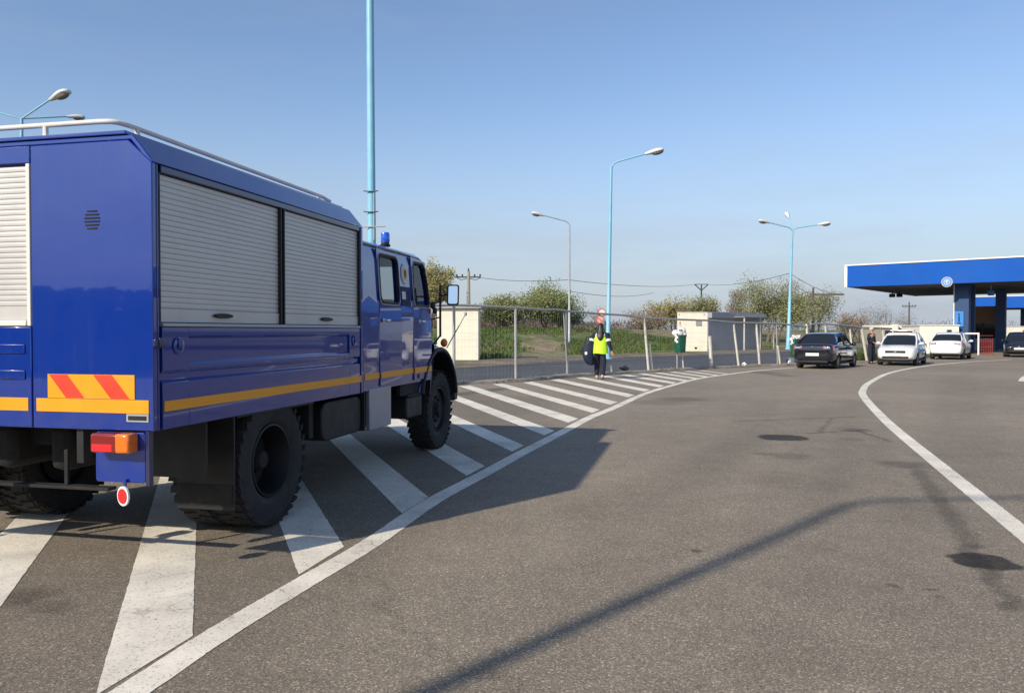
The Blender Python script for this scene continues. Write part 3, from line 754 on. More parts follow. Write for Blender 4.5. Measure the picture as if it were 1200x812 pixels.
for i in range(len(bx)-1):
    x0, x1 = bx[i], bx[i+1]
    a0 = fence_pt(x0, base_at(x0)); a1 = fence_pt(x1, base_at(x1)); b0 = fence_pt(x0, top_at(x0)); b1 = fence_pt(x1, top_at(x1))
    a0.z = a1.z = .12
    fpart(wire_net(a0, a1, b0, b1, max(8, int((a1-a0).length/.13)), 11), 'mesh_panel', M['wire'])

# ------------------------------------------------------------------ street lamps
def lamp_head(root, p, d, s=1.0, up=.12):
    d = Vector(d).normalized(); dd = (d + Vector((0,0,up))).normalized(); side = Vector((-d.y, d.x, 0)); upv = side.cross(dd)*-1
    if upv.z < 0: upv = -upv
    rings = []
    for (t, w, hi, lo) in ((0,.045,.04,.05),(.10,.06,.06,.06),(.30,.10,.10,.07),(.55,.145,.13,.06),(.80,.15,.12,.05),(.95,.12,.08,.045),(1.0,.05,.03,.02)):
        c = p + dd*(t*.95*s); rg = []
        for k in range(12):
            a = 2*pi*k/12; rg.append(c + side*(w*1.25*s*cos(a)) + upv*((hi if sin(a) > 0 else lo)*1.25*s*sin(a)))
        rings.append(rg)
    loc = Vector(root.location)
    hd = MB().loft(rings).shift(-loc).build('lamp_head', M['lamphead'], root, smooth=50)
    c = p + dd*(.62*s) - upv*(.06*s)
    MB().ell(c, .30*s, .14*s, .12*s, 12, 8, ax=(dd, side, upv)).shift(-loc).build('lens', M['lampdark'], hd, smooth=60)
    return hd
def lamp(base, top, arms, label, r0=.13, r1=.06, mat='lampblue', armmat=None, s=1.0, tip=None, group='street lamps'):
    root = empty('street_lamp', base, 0, label, 'street lamp', group)
    h = top.z - base.z; off_ = Vector((top.x-base.x, top.y-base.y, 0))
    mb = MB(); mb.tube([(0,0,0), off_*.1 + Vector((0,0,h*.1)), off_*.1 + Vector((0,0,h*.1+.03)), off_*.55 + Vector((0,0,h*.55)), off_ + Vector((0,0,h))], [r0, r0*.97, r0*.85, (r0*.8+r1)/2, r1], 12)
    mb.build('pole', M[mat], root, smooth=50)
    MB().lathe([(r0*1.9,0),(r0*1.9,.03),(r0*1.25,.05),(r0*1.2,.22)], n=12).build('base_plate', M[armmat or mat], root, bevel=.005)
    for (ang, reach, rise, *more) in arms:
        d = Vector((cos(ang), sin(ang), 0)); t0 = off_ + Vector((0,0,h-.1))
        pts = [t0, t0 + d*.03 + Vector((0,0,.1)), t0 + d*reach + Vector((0,0,.22+rise))] if more else [t0, t0 + d*.12 + Vector((0,0,.22)), t0 + d*.35 + Vector((0,0,.22+rise*.25)), t0 + d*reach + Vector((0,0,.22+rise))]
        MB().tube(pts, r1*.62, 8).build('arm', M[armmat or mat], root, smooth=50)
        lamp_head(root, Vector(root.location) + pts[-1], d, s*(more[0] if more else 1), rise/reach*.7)
    return root
b = g(712, 420.5); tpt = at(716.3, 195, b.y)
lamp(b, tpt, [(radians(-8), 1.9, .52)], 'tall pale blue street lamp with one arm, standing behind the pedestrian', .15, .075, s=1.15)
b = nl(38.9, 0); b = Vector((4.75, 66, bank_h(Vector((4.75,66,0)).dot(N), 0))); tpt = at(667.3, 263, 66)
lamp(b, tpt, [(radians(188), 2.1, .55)], 'thin grey street lamp with one arm above the green bushes', .12, .07, 'lampgrey', s=1.15)
b = g(923.5, 410.5); tpt = at(928.6, 270, b.y)
lamp(b, tpt, [(radians(190), 2.0, .45), (radians(-8), 2.0, .3), (radians(85), 1.2, 1.1)], 'pale blue street lamp with three arms beside the dark sedan', .19, .08, s=1.1)
b = Vector((-18.55, 30, .05)); tpt = at(25.5, 139, 30)
lamp(b, tpt, [(radians(-22), 1.5, .42, 1.05), (radians(42), 1.5, .22, .7), (radians(178), 1.6, .30, 1.0)], 'pale blue three arm street lamp mostly hidden by the blue truck', .14, .055, s=1.0)
# the lamp whose shadow crosses the road (stands behind the photographer)
Ls = 8.6/tan(SUN_EL); bend = g(1003, 588)
bend = bend + Vector((.26,-.24,0)); bb = Vector((bend.x - Ls*sin(SUN_AZ), bend.y - Ls*cos(SUN_AZ), .004))
lamp(bb, bb + Vector((-.26,.24,8.5)), [(radians(2), 2.4, .12)], 'pale blue street lamp behind the viewer that shades the road', .085, .07, s=1.0)

# tall mast behind the truck
b = Vector((-5.43, 31, .0)); root = empty('mast', b, 0, 'very tall pale blue steel mast rising behind the blue truck cab', 'mast')
MB().tube([(0,0,0),(-.02,0,6),(-.05,0,13),(-.07,0,20)], [.17,.16,.145,.13], 16).build('pole', M['lampblue'], root, smooth=50)
for py in (225.5, 249.5):
    z = at(437, py, 31).z; MB().tube([(-.30,-.15,z+.02),(-.1,-.19,z),(.13,-.19,z),(.26,-.15,z+.03)], .022, 6).build('rung', M['cable'], root)
z = at(437, 267, 31).z
MB().tube([(-.35,-.18,z),(.55,-.18,z+.03)], .025, 6).tube([(.1,-.16,z-.5),(.1,-.16,z+1.4)], .025, 6).build('bracket', M['lampgrey'], root)

# ------------------------------------------------------------------ power poles and wires
def power_pole(px, top_y, Y, label, rr, arm, mat, kind):
    p = at(px, top_y, Y); n = Vector((p.x, p.y, 0)).dot(N); bz = bank_h(n, 0) if n > 24 else 0
    root = empty('power_pole', (p.x, p.y, bz), 0, label, 'power pole', 'power poles'); h = p.z - bz
    MB().tube([(0,0,0),(0,0,h)], [rr*1.25, rr*.8], 8).build('pole', M[mat], root)
    if kind == 'cross':
        z = h*.90
        MB().obox((0,0,z), (1,0,0), (0,1,0), (0,0,1), arm, .06, .06).build('crossarm', M['cable'], root)
        for x in (-arm*.95, -arm*.5, arm*.5, arm*.95):
            MB().lathe([(.05,0),(.09,.05),(.05,.1),(.09,.15),(.04,.22)], (x, 0, z+.06), n=8).build('insulator', M['cable'], root)
        MB().lathe([(.05,0),(.09,.08),(.04,.3)], (0,0,h), n=8).build('insulator', M['cable'], root)
        MB().tube([(-arm*.95,0,z-.05),(-arm*.6,0,z-.28),(0,0,z-.1)], .035, 6).tube([(arm*.95,0,z-.05),(arm*.6,0,z-.28),(0,0,z-.1)], .035, 6).build('brace', M['cable'], root)
    elif kind == 'vee':
        MB().tube([(-arm,0,h+.1),(0,0,h-.9)], .09, 6).tube([(arm,0,h+.1),(0,0,h-.9)], .09, 6).tube([(-arm,0,h+.1),(arm,0,h+.1)], .07, 6).build('crossarm', M['cable'], root)
    else:
        MB().obox((arm*.5,0,h-.8), (1,0,0), (0,1,0), (0,0,1), arm*.6, .08, .1).build('crossarm', M['wood'], root)
    return Vector((p.x, p.y, p.z))
pA = power_pole(549, 318, 75, 'concrete power pole with a dark crossarm above the white hut', .17, 1.15, 'concrete', 'cross')
pB = power_pole(822, 334, 130, 'distant power pole with a forked top above the cream hut', .15, 1.1, 'cable', 'vee')
pC = power_pole(953, 337, 92, 'brown wooden power pole beside the triple arm lamp', .16, 3.2, 'wood', 'side')
pD = power_pole(1065.5, 355, 150, 'distant thin power pole seen under the canopy edge', .17, 1.3, 'wood', 'cross')
def wire(a, b, sag, label):
    pts = [a + (b-a)*(i/14) - Vector((0,0,4*sag*(i/14)*(1-i/14))) for i in range(15)]
    o = MB().tube(pts, .022, 4, cap=False).build('overhead_wire', M['cable']); tag(o, label, 'wire', 'overhead wires')
lt = at(665.5, 328, 66)
wire(pA + Vector((1,0,-.6)), lt, .2, 'overhead wire from the concrete pole to the grey lamp')
wire(lt, pB + Vector((-1,0,.1)), .45, 'upper overhead wire from the grey lamp to the forked pole')
wire(at(665.5, 341, 66), at(766, 343, 118), .5, 'lower short overhead wire past the pale blue lamp')
wire(pB + Vector((1,0,.1)), at(927, 320, 67), .45, 'overhead wire from the forked pole to the triple arm lamp')
wire(at(928, 322, 67), pC + Vector((3.5,0,-.8)), .4, 'overhead wire from the triple arm lamp to the wooden pole')
wire(at(928, 331, 67), pC + Vector((0,0,-.5)), .3, 'lowest overhead wire near the wooden pole')

# ------------------------------------------------------------------ huts
def frame_at(root_loc, ax):                # returns a matrix for a box laid along ax
    pass
# white hut beside the truck
p = g(519, 423); Yh = p.y; x0 = p.x - .3; x1 = g(560.6, 423).x; hz = at(540, 361.5, Yh).z
root = empty('white_hut', ((x0+x1)/2, Yh, 0), 0, 'plain white hut with flat roof behind the truck nose', 'hut')
w = (x1-x0)/2
MB().box((-w,0,0),(w,2.6,hz)).build('wall', M['cream'], root, bevel=.01)
MB().box((-w-.18,-.18,hz+.002),(w+.16,2.75,hz+.17)).build('roof', M['greywall'], root, bevel=.015)
# cream hut with long grey side and porch posts
a = g(793.5, 412.2); b = g(829, 412.2); hz = at(810, 366, a.y).z
dv = (b-a); w = dv.length; ex = dv.normalized(); ey = Vector((.60, .80, 0)).normalized()
q = g(893, 410); Lh = (q - b).length; ey = (q-b).normalized()
root = empty('cream_hut', (a.x, a.y, 0), 0, 'cream hut with a long grey shaded side and small vent', 'hut')
def uv(s, t, z): return ex*s + ey*t + Vector((0,0,z))
def slab(s0, s1, t0, t1, z0, z1):
    m_ = MB(); m_.add([uv(s0,t0,z0),uv(s1,t0,z0),uv(s1,t1,z0),uv(s0,t1,z0),uv(s0,t0,z1),uv(s1,t0,z1),uv(s1,t1,z1),uv(s0,t1,z1)], [(0,3,2,1),(4,5,6,7),(0,1,5,4),(1,2,6,5),(2,3,7,6),(3,0,4,7)]); return m_
slab(0, w, 0, Lh, 0, hz).build('wall', M['cream'], root, bevel=.01)
slab(-.05, w+.05, -.05, Lh+.05, hz+.002, hz+.06).build('roof', M['greywall'], root)
slab(w+.003, w+.02, .1, Lh-.1, .02, hz-.35).build('grey_side', M['greywall'], root)  # grey sheet, the shade of this side put into its colour
slab(w+.022, w+.35, -.02, Lh, hz-.42, hz-.02).build('eaves', M['greywall'], root)
vt = slab(w*.62, w*.82, -.03, -.004, 1.98, 2.5).build('vent', M['postgrey'], root)
slab(w*.58, w*.66, -.02, -.004, .22, .36).build('hatch', M['black'], root)
for s in (.08, .9): slab(w*s-.06, w*s+.02, -.03, -.004, hz-.22, hz-.12).build('wall_lamp', M['postgrey'], root)
for t in (.40, .70, .97):
    c = uv(w+1.1, Lh*t, 0); MB().tube([c, c + Vector((0,0,hz-.35))], .06, 8).build('porch_post', M['postwhite'], root)
slab(w+.36, w+1.2, Lh*.38, Lh, hz-.345, hz-.30).build('porch_roof', M['greywall'], root)

# ------------------------------------------------------------------ litter bins
def bin_(p, top_z, bot_z, ww, label, seed, rub):
    r = random.Random(seed)
    root = empty('litter_bin', (p.x, p.y, 0), .5, label, 'litter bin', 'green litter bins')
    rings = []
    for (z, k) in ((bot_z, .84), (bot_z+.03, .88), (top_z-.06, 1.0), (top_z-.06, 1.06), (top_z, 1.06)):
        rings.append([Vector((x, y, z)) for x, y in rrect(-ww/2*k, -ww/2*k*.85, ww/2*k, ww/2*k*.85, .05, 3)])
    MB().loft(rings).build('body', M['green_bin'], root, bevel=.006)
    MB().tube([(0,ww*.45,0),(0,ww*.45,top_z-.1)], .035, 8).build('post', M['postgrey'], root)
    mb = MB()
    for k in range(16):
        c = Vector((r.uniform(-.5,.45)*ww, r.uniform(-.4,.4)*ww, top_z + r.uniform(-.02,.26)))
        s = r.uniform(.05, .12); n0 = len(mb.v); mb.ell(c, s*r.uniform(.7,1.5), s*r.uniform(.7,1.3), s*r.uniform(.5,1.1), 7, 5)
        for q in range(n0, len(mb.v)):
            x, y, z = mb.v[q]; d = .04*noise.noise(Vector((x*18, y*18, z*18))); mb.v[q] = (x+d, y+d, z-d)
    for k in range(5):
        c = Vector((-ww*.55, r.uniform(-.2,.2)*ww, top_z - .04 - .06*k)); mb.ell(c, .05, .06, .06, 7, 5)
    o = mb.build('rubbish', M['bag_white'], None, smooth=20); o.location = root.location; o.rotation_euler = root.rotation_euler
    tag(o, rub, 'rubbish'); return root
p = fence_pt(797, 433.8); p = Vector((p.x-.05, p.y-.25, 0))
bin_(p, at(796, 392.5, p.y).z, at(796, 413, p.y).z, .40, 'green litter bin overflowing with rubbish, in front of the cream hut', 3, 'white rubbish spilling from the green bin in front of the cream hut')
p = g(931.5, 418); p = Vector((p.x, 46, 0)); p.x = at(931.5, 400, 46).x
bin_(p, at(931, 397.5, 46).z, .2, .42, 'green litter bin with white bags beside the triple arm lamp', 9, 'white bags heaped on the green bin beside the triple arm lamp')
#--PART3--

# ================================================================== CANOPY AND CABINS
E = Vector((.766, -.643, 0))
def canopy(fl, width, depth, z0, z1, label, columns, emblem=None, ty=0.0):
    root = empty('toll_canopy', (fl.x, fl.y, 0), 0, label, 'canopy')
    def P(e, d, z): return E*e + D*d + Vector((0,0,z))
    def slab(e0, e1, d0, d1, z0, z1):
        m_ = MB(); m_.add([P(e0,d0,z0),P(e1,d0,z0),P(e1,d1,z0),P(e0,d1,z0),P(e0,d0,z1),P(e1,d0,z1),P(e1,d1,z1),P(e0,d1,z1)], [(0,3,2,1),(4,5,6,7),(0,1,5,4),(1,2,6,5),(2,3,7,6),(3,0,4,7)]); return m_
    slab(.1, width, .1, depth, z0+.02, z1-.08).build('roof', M['soffit'], root)
    f = slab(.16, width, -.02, .097, z0, z1-.14).build('fascia', M['canopyblue'], root)
    mbj = MB()
    for k in range(1, int(width/2.4)):
        q = P(.16 + 2.4*k, -.024, (z0+z1-.14)/2); mbj.obox(q, E, D, (0,0,1), .012, .003, (z1-.14-z0)/2 - .01)
    mbj.build('panel_joint', M['pillarblue'], f)
    slab(-.06, width, -.05, .097, z1-.10, z1).build('trim', M['white'], root, bevel=.01)
    slab(-.06, .157, -.05, .097, z0-.02, z1-.14).build('edge_trim', M['white'], root, bevel=.01)
    slab(-.02, .097, .1, depth, z0, z1-.002).build('side_fascia', M['canopyblue'], root)
    mbj = MB()
    for k in range(1, int(depth/2)):
        mbj.obox(P(width/2+.2, 2*k, z0+.012), E, D, (0,0,1), width/2-.3, .05, .012)
    mbj.build('soffit_seam', M['black'], root)
    return root, P, slab
fl = at(990.5, 336.4, 60); Zb = fl.z; Zt = at(987, 310.5, 60).z
CAN, CP, CS = canopy(Vector((fl.x, fl.y, 0)), 40, 21, Zb, Zt, 'large flat border crossing canopy with bright blue fascia and white edge', None)
def solve_e(px, d):                        # how far along the canopy a sight line at px meets the row at depth d
    u = (px-CX)/F; b = Vector((fl.x, fl.y, 0)) + D*d
    return (u*b.y - b.x)/(E.x - u*E.y)
# emblem on the fascia
e = solve_e(1109, -.03); Yd = fl.y + E.y*e; zc = at(1109, 330.5, Yd).z; r0 = 6.0/F*Yd
def disc(root, c, r, n_, up, mat, name, th=.02, parent=None, nseg=24):
    n_ = Vector(n_).normalized(); a = n_.cross(Vector((0,0,1))).normalized(); b = Vector((0,0,1)); mb = MB()
    mb.tube([c, c + n_*th], r, nseg); return mb.build(name, mat, parent or root)
em = disc(CAN, CP(e, -.024, zc), r0, -D, None, M['lampgrey'], 'emblem')
disc(CAN, CP(e, -.046, zc), r0*.82, -D, None, M['signblue'], 'emblem_field', .008, em)
mb = MB()
for k in range(10):
    a = 2*pi*k/10; q = CP(e, -.058, zc) + E*(cos(a)*r0*.52) + Vector((0,0,sin(a)*r0*.52)); mb.obox(q, E, D, (0,0,1), r0*.10, .003, r0*.10)
mb.obox(CP(e, -.058, zc), E, D, (0,0,1), r0*.12, .003, r0*.36).obox(CP(e, -.064, zc+r0*.1), E, D, (0,0,1), r0*.3, .003, r0*.09)
mb.build('emblem_mark', M['lamphead'], em)
# columns
def column(px0, px1, d, name, z1, mat, label_part=None):
    e0 = solve_e(px0, d); e1 = solve_e(px1, d)
    return e0, e1, CS(e0, e1, d, d + (e1-e0)*.8, .1, z1).build(name, mat, CAN, bevel=.02)
e0, e1, c = column(1118, 1135, 1.6, 'column', Zb+.01, M['pillarblue'])
CS(e0-.06, e0-.004, 1.62, 1.9, .1, Zb).build('white_edge', M['white'], CAN)  # white strip along the column's edge
Yc = fl.y + (E*e0 + D*1.6).y
sg = CS(e0+.04, e0+(e1-e0)*.66, 1.52, 1.597, at(1122,383,Yc).z, at(1122,365,Yc).z).build('wall_sign', M['signblue'], CAN, bevel=.005)
mb = MB(); q = (e0+.04 + e0+(e1-e0)*.66)/2; zz = at(1122,372,Yc).z
mb.obox(CP(q, 1.512, zz-.1), E, D, (0,0,1), .05, .004, .22).obox(CP(q, 1.512, zz-.42), E, D, (0,0,1), .11, .004, .05).obox(CP(q, 1.512, zz+.22), E, D, (0,0,1), .06, .004, .06)
mb.build('symbol', M['navy'], sg)
e0b, e1b, c = column(1136, 1142, 3.2, 'column', Zb+.01, M['pillarblue'])
e0b, e1b, c = column(1166, 1178, 11.5, 'column', Zb+.01, M['pillarblue'])
for px, pz in ((1044.5, 345.5), (1053, 347)):     # flood lights under the soffit
    d = 11.0; e = solve_e(px, d); z = Zb
    CS(e-.22, e+.22, d, d+.3, z-.42, z-.12).build('flood_light', M['black'], CAN, bevel=.03)
    CS(e-.04, e+.04, d+.1, d+.18, z-.12, z+.01).build('light_bracket', M['black'], CAN)
e = solve_e(1160, 4); CS(e-.18, e+.18, 4, 4.4, Zb-.75, Zb-.40).build('lane_signal', M['signblue'], CAN, bevel=.02); CS(e-.03, e+.03, 4.15, 4.21, Zb-.4, Zb+.01).build('light_bracket', M['lampgrey'], CAN)
# second canopy beyond
f2 = at(1139, 361.5, 100)
c2, P2, S2 = canopy(Vector((f2.x, f2.y, 0)), 26, 12, f2.z, at(1138, 347.5, 100).z, 'second blue canopy seen beyond and below the large one', None)
u_ = (1215-CX)/F
e_ = (u_*(f2.y+.766*3) - (f2.x+.643*3))/(E.x-u_*E.y)
S2(e_, e_+.9, 3, 3.9, 0, f2.z).build('column', M['pillarblue'], c2)
e_ = 4.0; S2(e_, e_+.8, 9, 9.8, 0, f2.z).build('column', M['pillarblue'], c2)

# toll booth under the canopy: brown head panel, glazed middle, grey base
bp = g(1151, 411); root = empty('toll_booth', (bp.x, bp.y, 0), atan2(E.y, E.x), 'dark glazed toll booth with a brown panel above its windows', 'booth')
k = bp.y/F
zt = at(1151, 359, bp.y).z; zm = at(1151, 378, bp.y).z
w = 16*k
MB().box((-w,0,0),(w,2.6,1.0)).build('base', M['postgrey'], root, bevel=.01)
MB().box((-w+.05,.05,1.003),(w-.05,2.55,zm-.003)).build('window', M['darkglass'], root)
for x in (-w, -.05, w-.1): MB().box((x,-.02,1.002),(x+.1,.048,zm-.002)).build('mullion', M['black'], root)
MB().box((-w-.1,-.15,zm),(w+.1,2.7,zt)).build('head_panel', M['brown'], root, bevel=.01)
MB().box((-w*.2,-.06,.1),(w*.4,-.003,.9)).build('hatch', M['rustred'], root)
# white barrier frame
bp = g(1146.5, 416); root = empty('barrier_frame', (bp.x, bp.y, 0), 0, 'white tubular barrier frame beside the white saloon', 'barrier')
zt = at(1147, 391, bp.y).z; k = bp.y/F
MB().tube([(0,0,0),(0,0,zt)], .06, 8).build('post', M['white'], root)
MB().tube([(-12*k,.4,0),(-12*k,.4,zt)], .05, 8).build('post', M['postgrey'], root)
MB().tube([(.05,0,zt),(-12*k,.4,zt)], .06, 8).build('top_bar', M['white'], root)
mb = MB()
for i in range(1, 9): mb.tube([(i*2.2*k, .1, 0), (i*2.2*k, .1, zt*.78)], .02, 5)
for i in range(4): mb.tube([(0,.1,.15+i*.38),(18*k,.1,.15+i*.38)], .02, 5)
mb.build('grille', M['rustred'], root)
# white cabins
def cabin(px0, px1, base_y, top_y, label, win, rot=0, side=None):
    a = g(px0, base_y); b = g(px1, base_y); w = (b.x-a.x); h = at(px0, top_y, a.y).z
    root = empty('white_cabin', ((a.x+b.x)/2, a.y, 0), rot, label, 'cabin', 'cabins at the crossing')
    MB().box((-w/2,0,0),(w/2,5.0,h)).build('wall', M['cream'], root, bevel=.015)
    MB().box((-w/2-.06,-.06,h+.002),(w/2+.06,5.05,h+.07)).build('roof', M['white'], root, bevel=.01)
    k = a.y/F
    for (x0, y0, x1, y1) in win:
        fr = MB().box(((x0-(px0+px1)/2)*k, -.03, at(px0,y1,a.y).z), ((x1-(px0+px1)/2)*k, -.003, at(px0,y0,a.y).z)).build('window', M['postgrey'], root, bevel=.01)
        MB().box(((x0+.8-(px0+px1)/2)*k, -.036, at(px0,y1-.8,a.y).z), ((x1-.8-(px0+px1)/2)*k, -.031, at(px0,y0+.8,a.y).z)).build('pane', M['darkglass'], fr)
    return root, w, h
r, w, h = cabin(1079.5, 1121.5, 414.5, 382, 'cream cabin with one small window behind the white saloon', [(1108, 386, 1114, 391.5)], -.22)
MB().box((w/2+.004,.1,.0),(w/2+.03,4.9,h-.08)).build('grey_side', M['postgrey'], r)  # grey sheet over the side wall
r, w, h = cabin(1178.5, 1204, 405, 383, 'cream cabin beyond the dark column, with a red box on it', [(1181, 391.5, 1185.5, 396)], 0)
MB().box((w/2-.55,-.25,h-1.4),(w/2,-.004,h-.35)).build('wall_box', M['rustred'], r, bevel=.01)
# low building beyond the fence
a = g(1030, 404); k = 90/F
p0 = Vector(((1034-CX)*k, 90, 1.0)); p1 = Vector(((1081-CX)*k, 90, 1.0)); zt = at(1050, 381, 90).z
root = empty('low_building', ((p0.x+p1.x)/2, 90, 0), 0, 'long low building with cream parapet beyond the patrol car', 'building'); w = (p1.x-p0.x)/2
MB().box((-w,0,0),(w,5,zt-.36)).build('wall', M['concrete'], root)
MB().box((-w-.1,-.15,zt-.357),(w+.1,5,zt)).build('parapet', M['cream'], root)
for x in (-w+.3, -w*.45): MB().box((x,-.02,.9),(x+.9,-.002,zt-.6)).build('window', M['darkglass'], root)
MB().box((-w+1.0,-.6,0),(-w+1.5,-.2,zt+.1)).build('pier', M['cream'], root)

# ------------------------------------------------------------------ round signs behind the pedestrian
b = Vector((at(703.5, 400, 41).x, 41, 0)); root = empty('road_sign', b, 0, 'faded red and white round signs on a thin post behind the pedestrian', 'road sign')
zt = at(704, 361, 41).z; k = 41/F
MB().tube([(0,.05,0),(0,.05,zt)], .04, 8).build('post', M['postgrey'], root)
M['fadedred'] = simple('faded_sign_red', (.60, .16, .12), .6, var=.25, scale=14)
M['fadedpink'] = simple('faded_sign_pink', (.72, .42, .36), .6, var=.25, scale=10)
for (px, py, rr, inner, nm) in ((705.5, 366.3, 5.0, 'white', 'sign_disc'), (703.0, 374.3, 5.3, 'fadedpink', 'sign_disc')):
    q = at(px, py, 41) - b
    d_ = MB().tube([q, q + Vector((0,-.02,0))], rr*k, 24).build(nm, M['fadedred'], root)
    MB().tube([q + Vector((0,-.023,0)), q + Vector((0,-.030,0))], rr*k*.72, 24).build('sign_face', M[inner], d_)
    if inner != 'white': MB().obox(q + Vector((0,-.034,0)), (.7,0,-.7), (0,1,0), (.7,0,.7), rr*k*.7, .002, rr*k*.13).build('sign_bar', M['fadedred'], d_)

# ================================================================== TRUCK
th = radians(90 - 13.0)                   # heading of the truck in the ground plane
TX, TY = -2.25, 5.01
OFF = Vector((3.4, 1.33, 0))
hd_ = Vector((cos(th), sin(th), 0)); lf_ = Vector((-sin(th), cos(th), 0))
base = Vector((TX, TY, .004)) + hd_*OFF.x + lf_*OFF.y
T = empty('emergency_truck', base, th, 'big dark blue crew cab emergency truck with roller shutters and yellow stripe', 'truck')
W = 2.66
def B(mb, name, mat, parent=T, bevel=0, smooth=30, seg=2): 
    return mb.shift(-OFF).build(name, M[mat], parent, bevel, smooth, seg)
def mirror(mb):                           # left side copy of the right side
    m2 = MB(); m2.v = [(x, W-y, z) for x, y, z in mb.v]; m2.f = [list(f)[::-1] for f in mb.f]; m2.m = list(mb.m); return m2
def both(mk, name, mat, parent=(T, T), bevel=0, smooth=30, seg=2):
    a = mk(); b = mirror(mk()); return B(a, name, mat, parent[0], bevel, smooth, seg), B(b, name, mat, parent[1], bevel, smooth, seg)

LB = 3.22
# box body: core with chamfered roof edge
prof = [(.05,.97),(W-.05,.97),(W-.05,2.62),(W-.15,2.80),(.15,2.80),(.05,2.62)]
body = B(MB().prism(prof, 0, .03, LB-.02), 'box_body', 'blue', bevel=.01)
# rear skin panels, roof skin with chamfer, corner posts
roof = [(-.004,2.655),(.145,2.835),(W-.145,2.835),(W+.004,2.655),(W-.03,2.655),(W-.16,2.805),(.16,2.805),(.03,2.655)]
B(MB().prism(roof, 0, .0, LB), 'roof_skin', 'blue', body, bevel=.006)
B(MB().prism([(.19,2.838),(W-.19,2.838),(W-.19,2.862),(.19,2.862)], 0, -.012, LB-.06), 'roof_cap', 'blue', body, bevel=.005)
def rear_panel():
    return MB().prism([(.0,.965),(.905,.965),(.905,2.80),(.17,2.80),(.0,2.652)], 0, -.012, .028)
both(rear_panel, 'rear_panel', 'blue', (body, body), bevel=.006)
B(MB().box((-.011,.912,2.69),(.028,W-.912,2.80)), 'rear_lintel', 'blue', body, bevel=.004)
B(MB().box((-.012,.915,.965),(.028,W-.915,1.625)), 'tailgate', 'blue', T, bevel=.006)
mb = MB()
for z in (1.28, 1.45): mb.box((-.022,.96,z),(-.0125,W-.96,z+.06))
B(mb, 'tailgate_rib', 'blue', T, bevel=.006)
def post(): return MB().box((.03,-.002,.965),(.046,.048,2.652))
both(post, 'corner_post', 'blue', (body, body), bevel=.005)
def postf(): return MB().box((LB-.046,-.002,.965),(LB,.048,2.652))
both(postf, 'corner_post', 'blue', (body, body), bevel=.005)
def topf(): return MB().box((.077,.0,2.605),(LB-.077,.048,2.650))
both(topf, 'header', 'navy', (body, body), bevel=.004)
# vent
mb = MB()
for k, hw in enumerate((.036,.05,.056,.056,.05,.036)):
    z = 2.36 - k*.022; mb.box((-.0165,.438-hw,z-.0045),(-.0122,.438+hw,z+.0045))
B(mb, 'vent_grille', 'void', body)
# roller shutters: real slats in profile
def shutter_prof(z0, z1, pitch=.035):
    n = int((z1-z0)/pitch); p = (z1-z0)/n; out = []
    for k in range(n):
        z = z0 + k*p; out += [(0.002, z), (.002, z+p*.07), (-.004, z+p*.12), (-.006, z+p*.5), (-.004, z+p*.95)]
    return out
def shutter(side, a, b, z0, z1):          # side: right / left / rear
    pr = shutter_prof(z0+.09, z1); poly = [(.02, z0), (-.010, z0), (-.012, z0+.085)] + [(d, z) for d, z in pr] + [(.0, z1), (.02, z1)]
    if side == 'rear': return MB().prism([(.012+d, z) for d, z in poly], 1, a, b)
    m_ = MB().prism([(.035+d, z) for d, z in poly], 0, a, b); return m_ if side == 'right' else mirror(m_)
def frame(a, b, z0, z1, w=.022):
    m_ = MB()
    m_.box((a-w,.002,z0),(a,.047,z1)).box((b,.002,z0),(b+w,.047,z1)); return m_
for (a, b) in ((.070, 1.580), (1.650, 3.150)):
    for sd in ('right', 'left'):
        s = B(shutter(sd, a, b, 1.655, 2.60), 'roller_shutter', 'shutter', T, smooth=25)
        for fm in (MB().box((a-.020,.002,1.65),(a,.047,2.604)), MB().box((b,.002,1.65),(b+.020,.047,2.604))):
            B(fm if sd == 'right' else mirror(fm), 'guide_rail', 'black', s, bevel=.003)
        hm = MB(); cx = (a+b)/2 - .05 + (.08 if a > 1 else -.0)
        hm.lathe([(.0,-.012),(.06,-.012),(.07,0),(.06,.006),(.0,.006)], n=16)
        hm.v = [(cx + x*1.8, .014 + z*1.2, 1.705 + y*.26) for x, y, z in hm.v]
        hm.box((cx-.06,.0,1.693),(cx+.06,.010,1.717))
        B(hm if sd == 'right' else mirror(hm), 'handle', 'black', s)
s = B(shutter('rear', .945, W-.945, 1.67, 2.672), 'roller_shutter', 'shutter', T, smooth=25)
B(MB().box((-.014,.915,1.63),(.02,.942,2.686)), 'guide_rail', 'alu_rail', s, bevel=.003); B(MB().box((-.014,W-.942,1.63),(.02,W-.915,2.686)), 'guide_rail', 'alu_rail', s, bevel=.003)
m_ = MB().box((-.02,.945,1.63),(.02,W-.945,1.668)); B(m_, 'bottom_bar', 'alu_rail', s, bevel=.004)
def sill(): return MB().box((.08,-.010,1.626),(LB-.08,.047,1.648))
both(sill, 'shutter_sill', 'lampgrey', (T, T), bevel=.004)
m_ = frame(1.60, 1.63, 1.65, 2.604, .0)
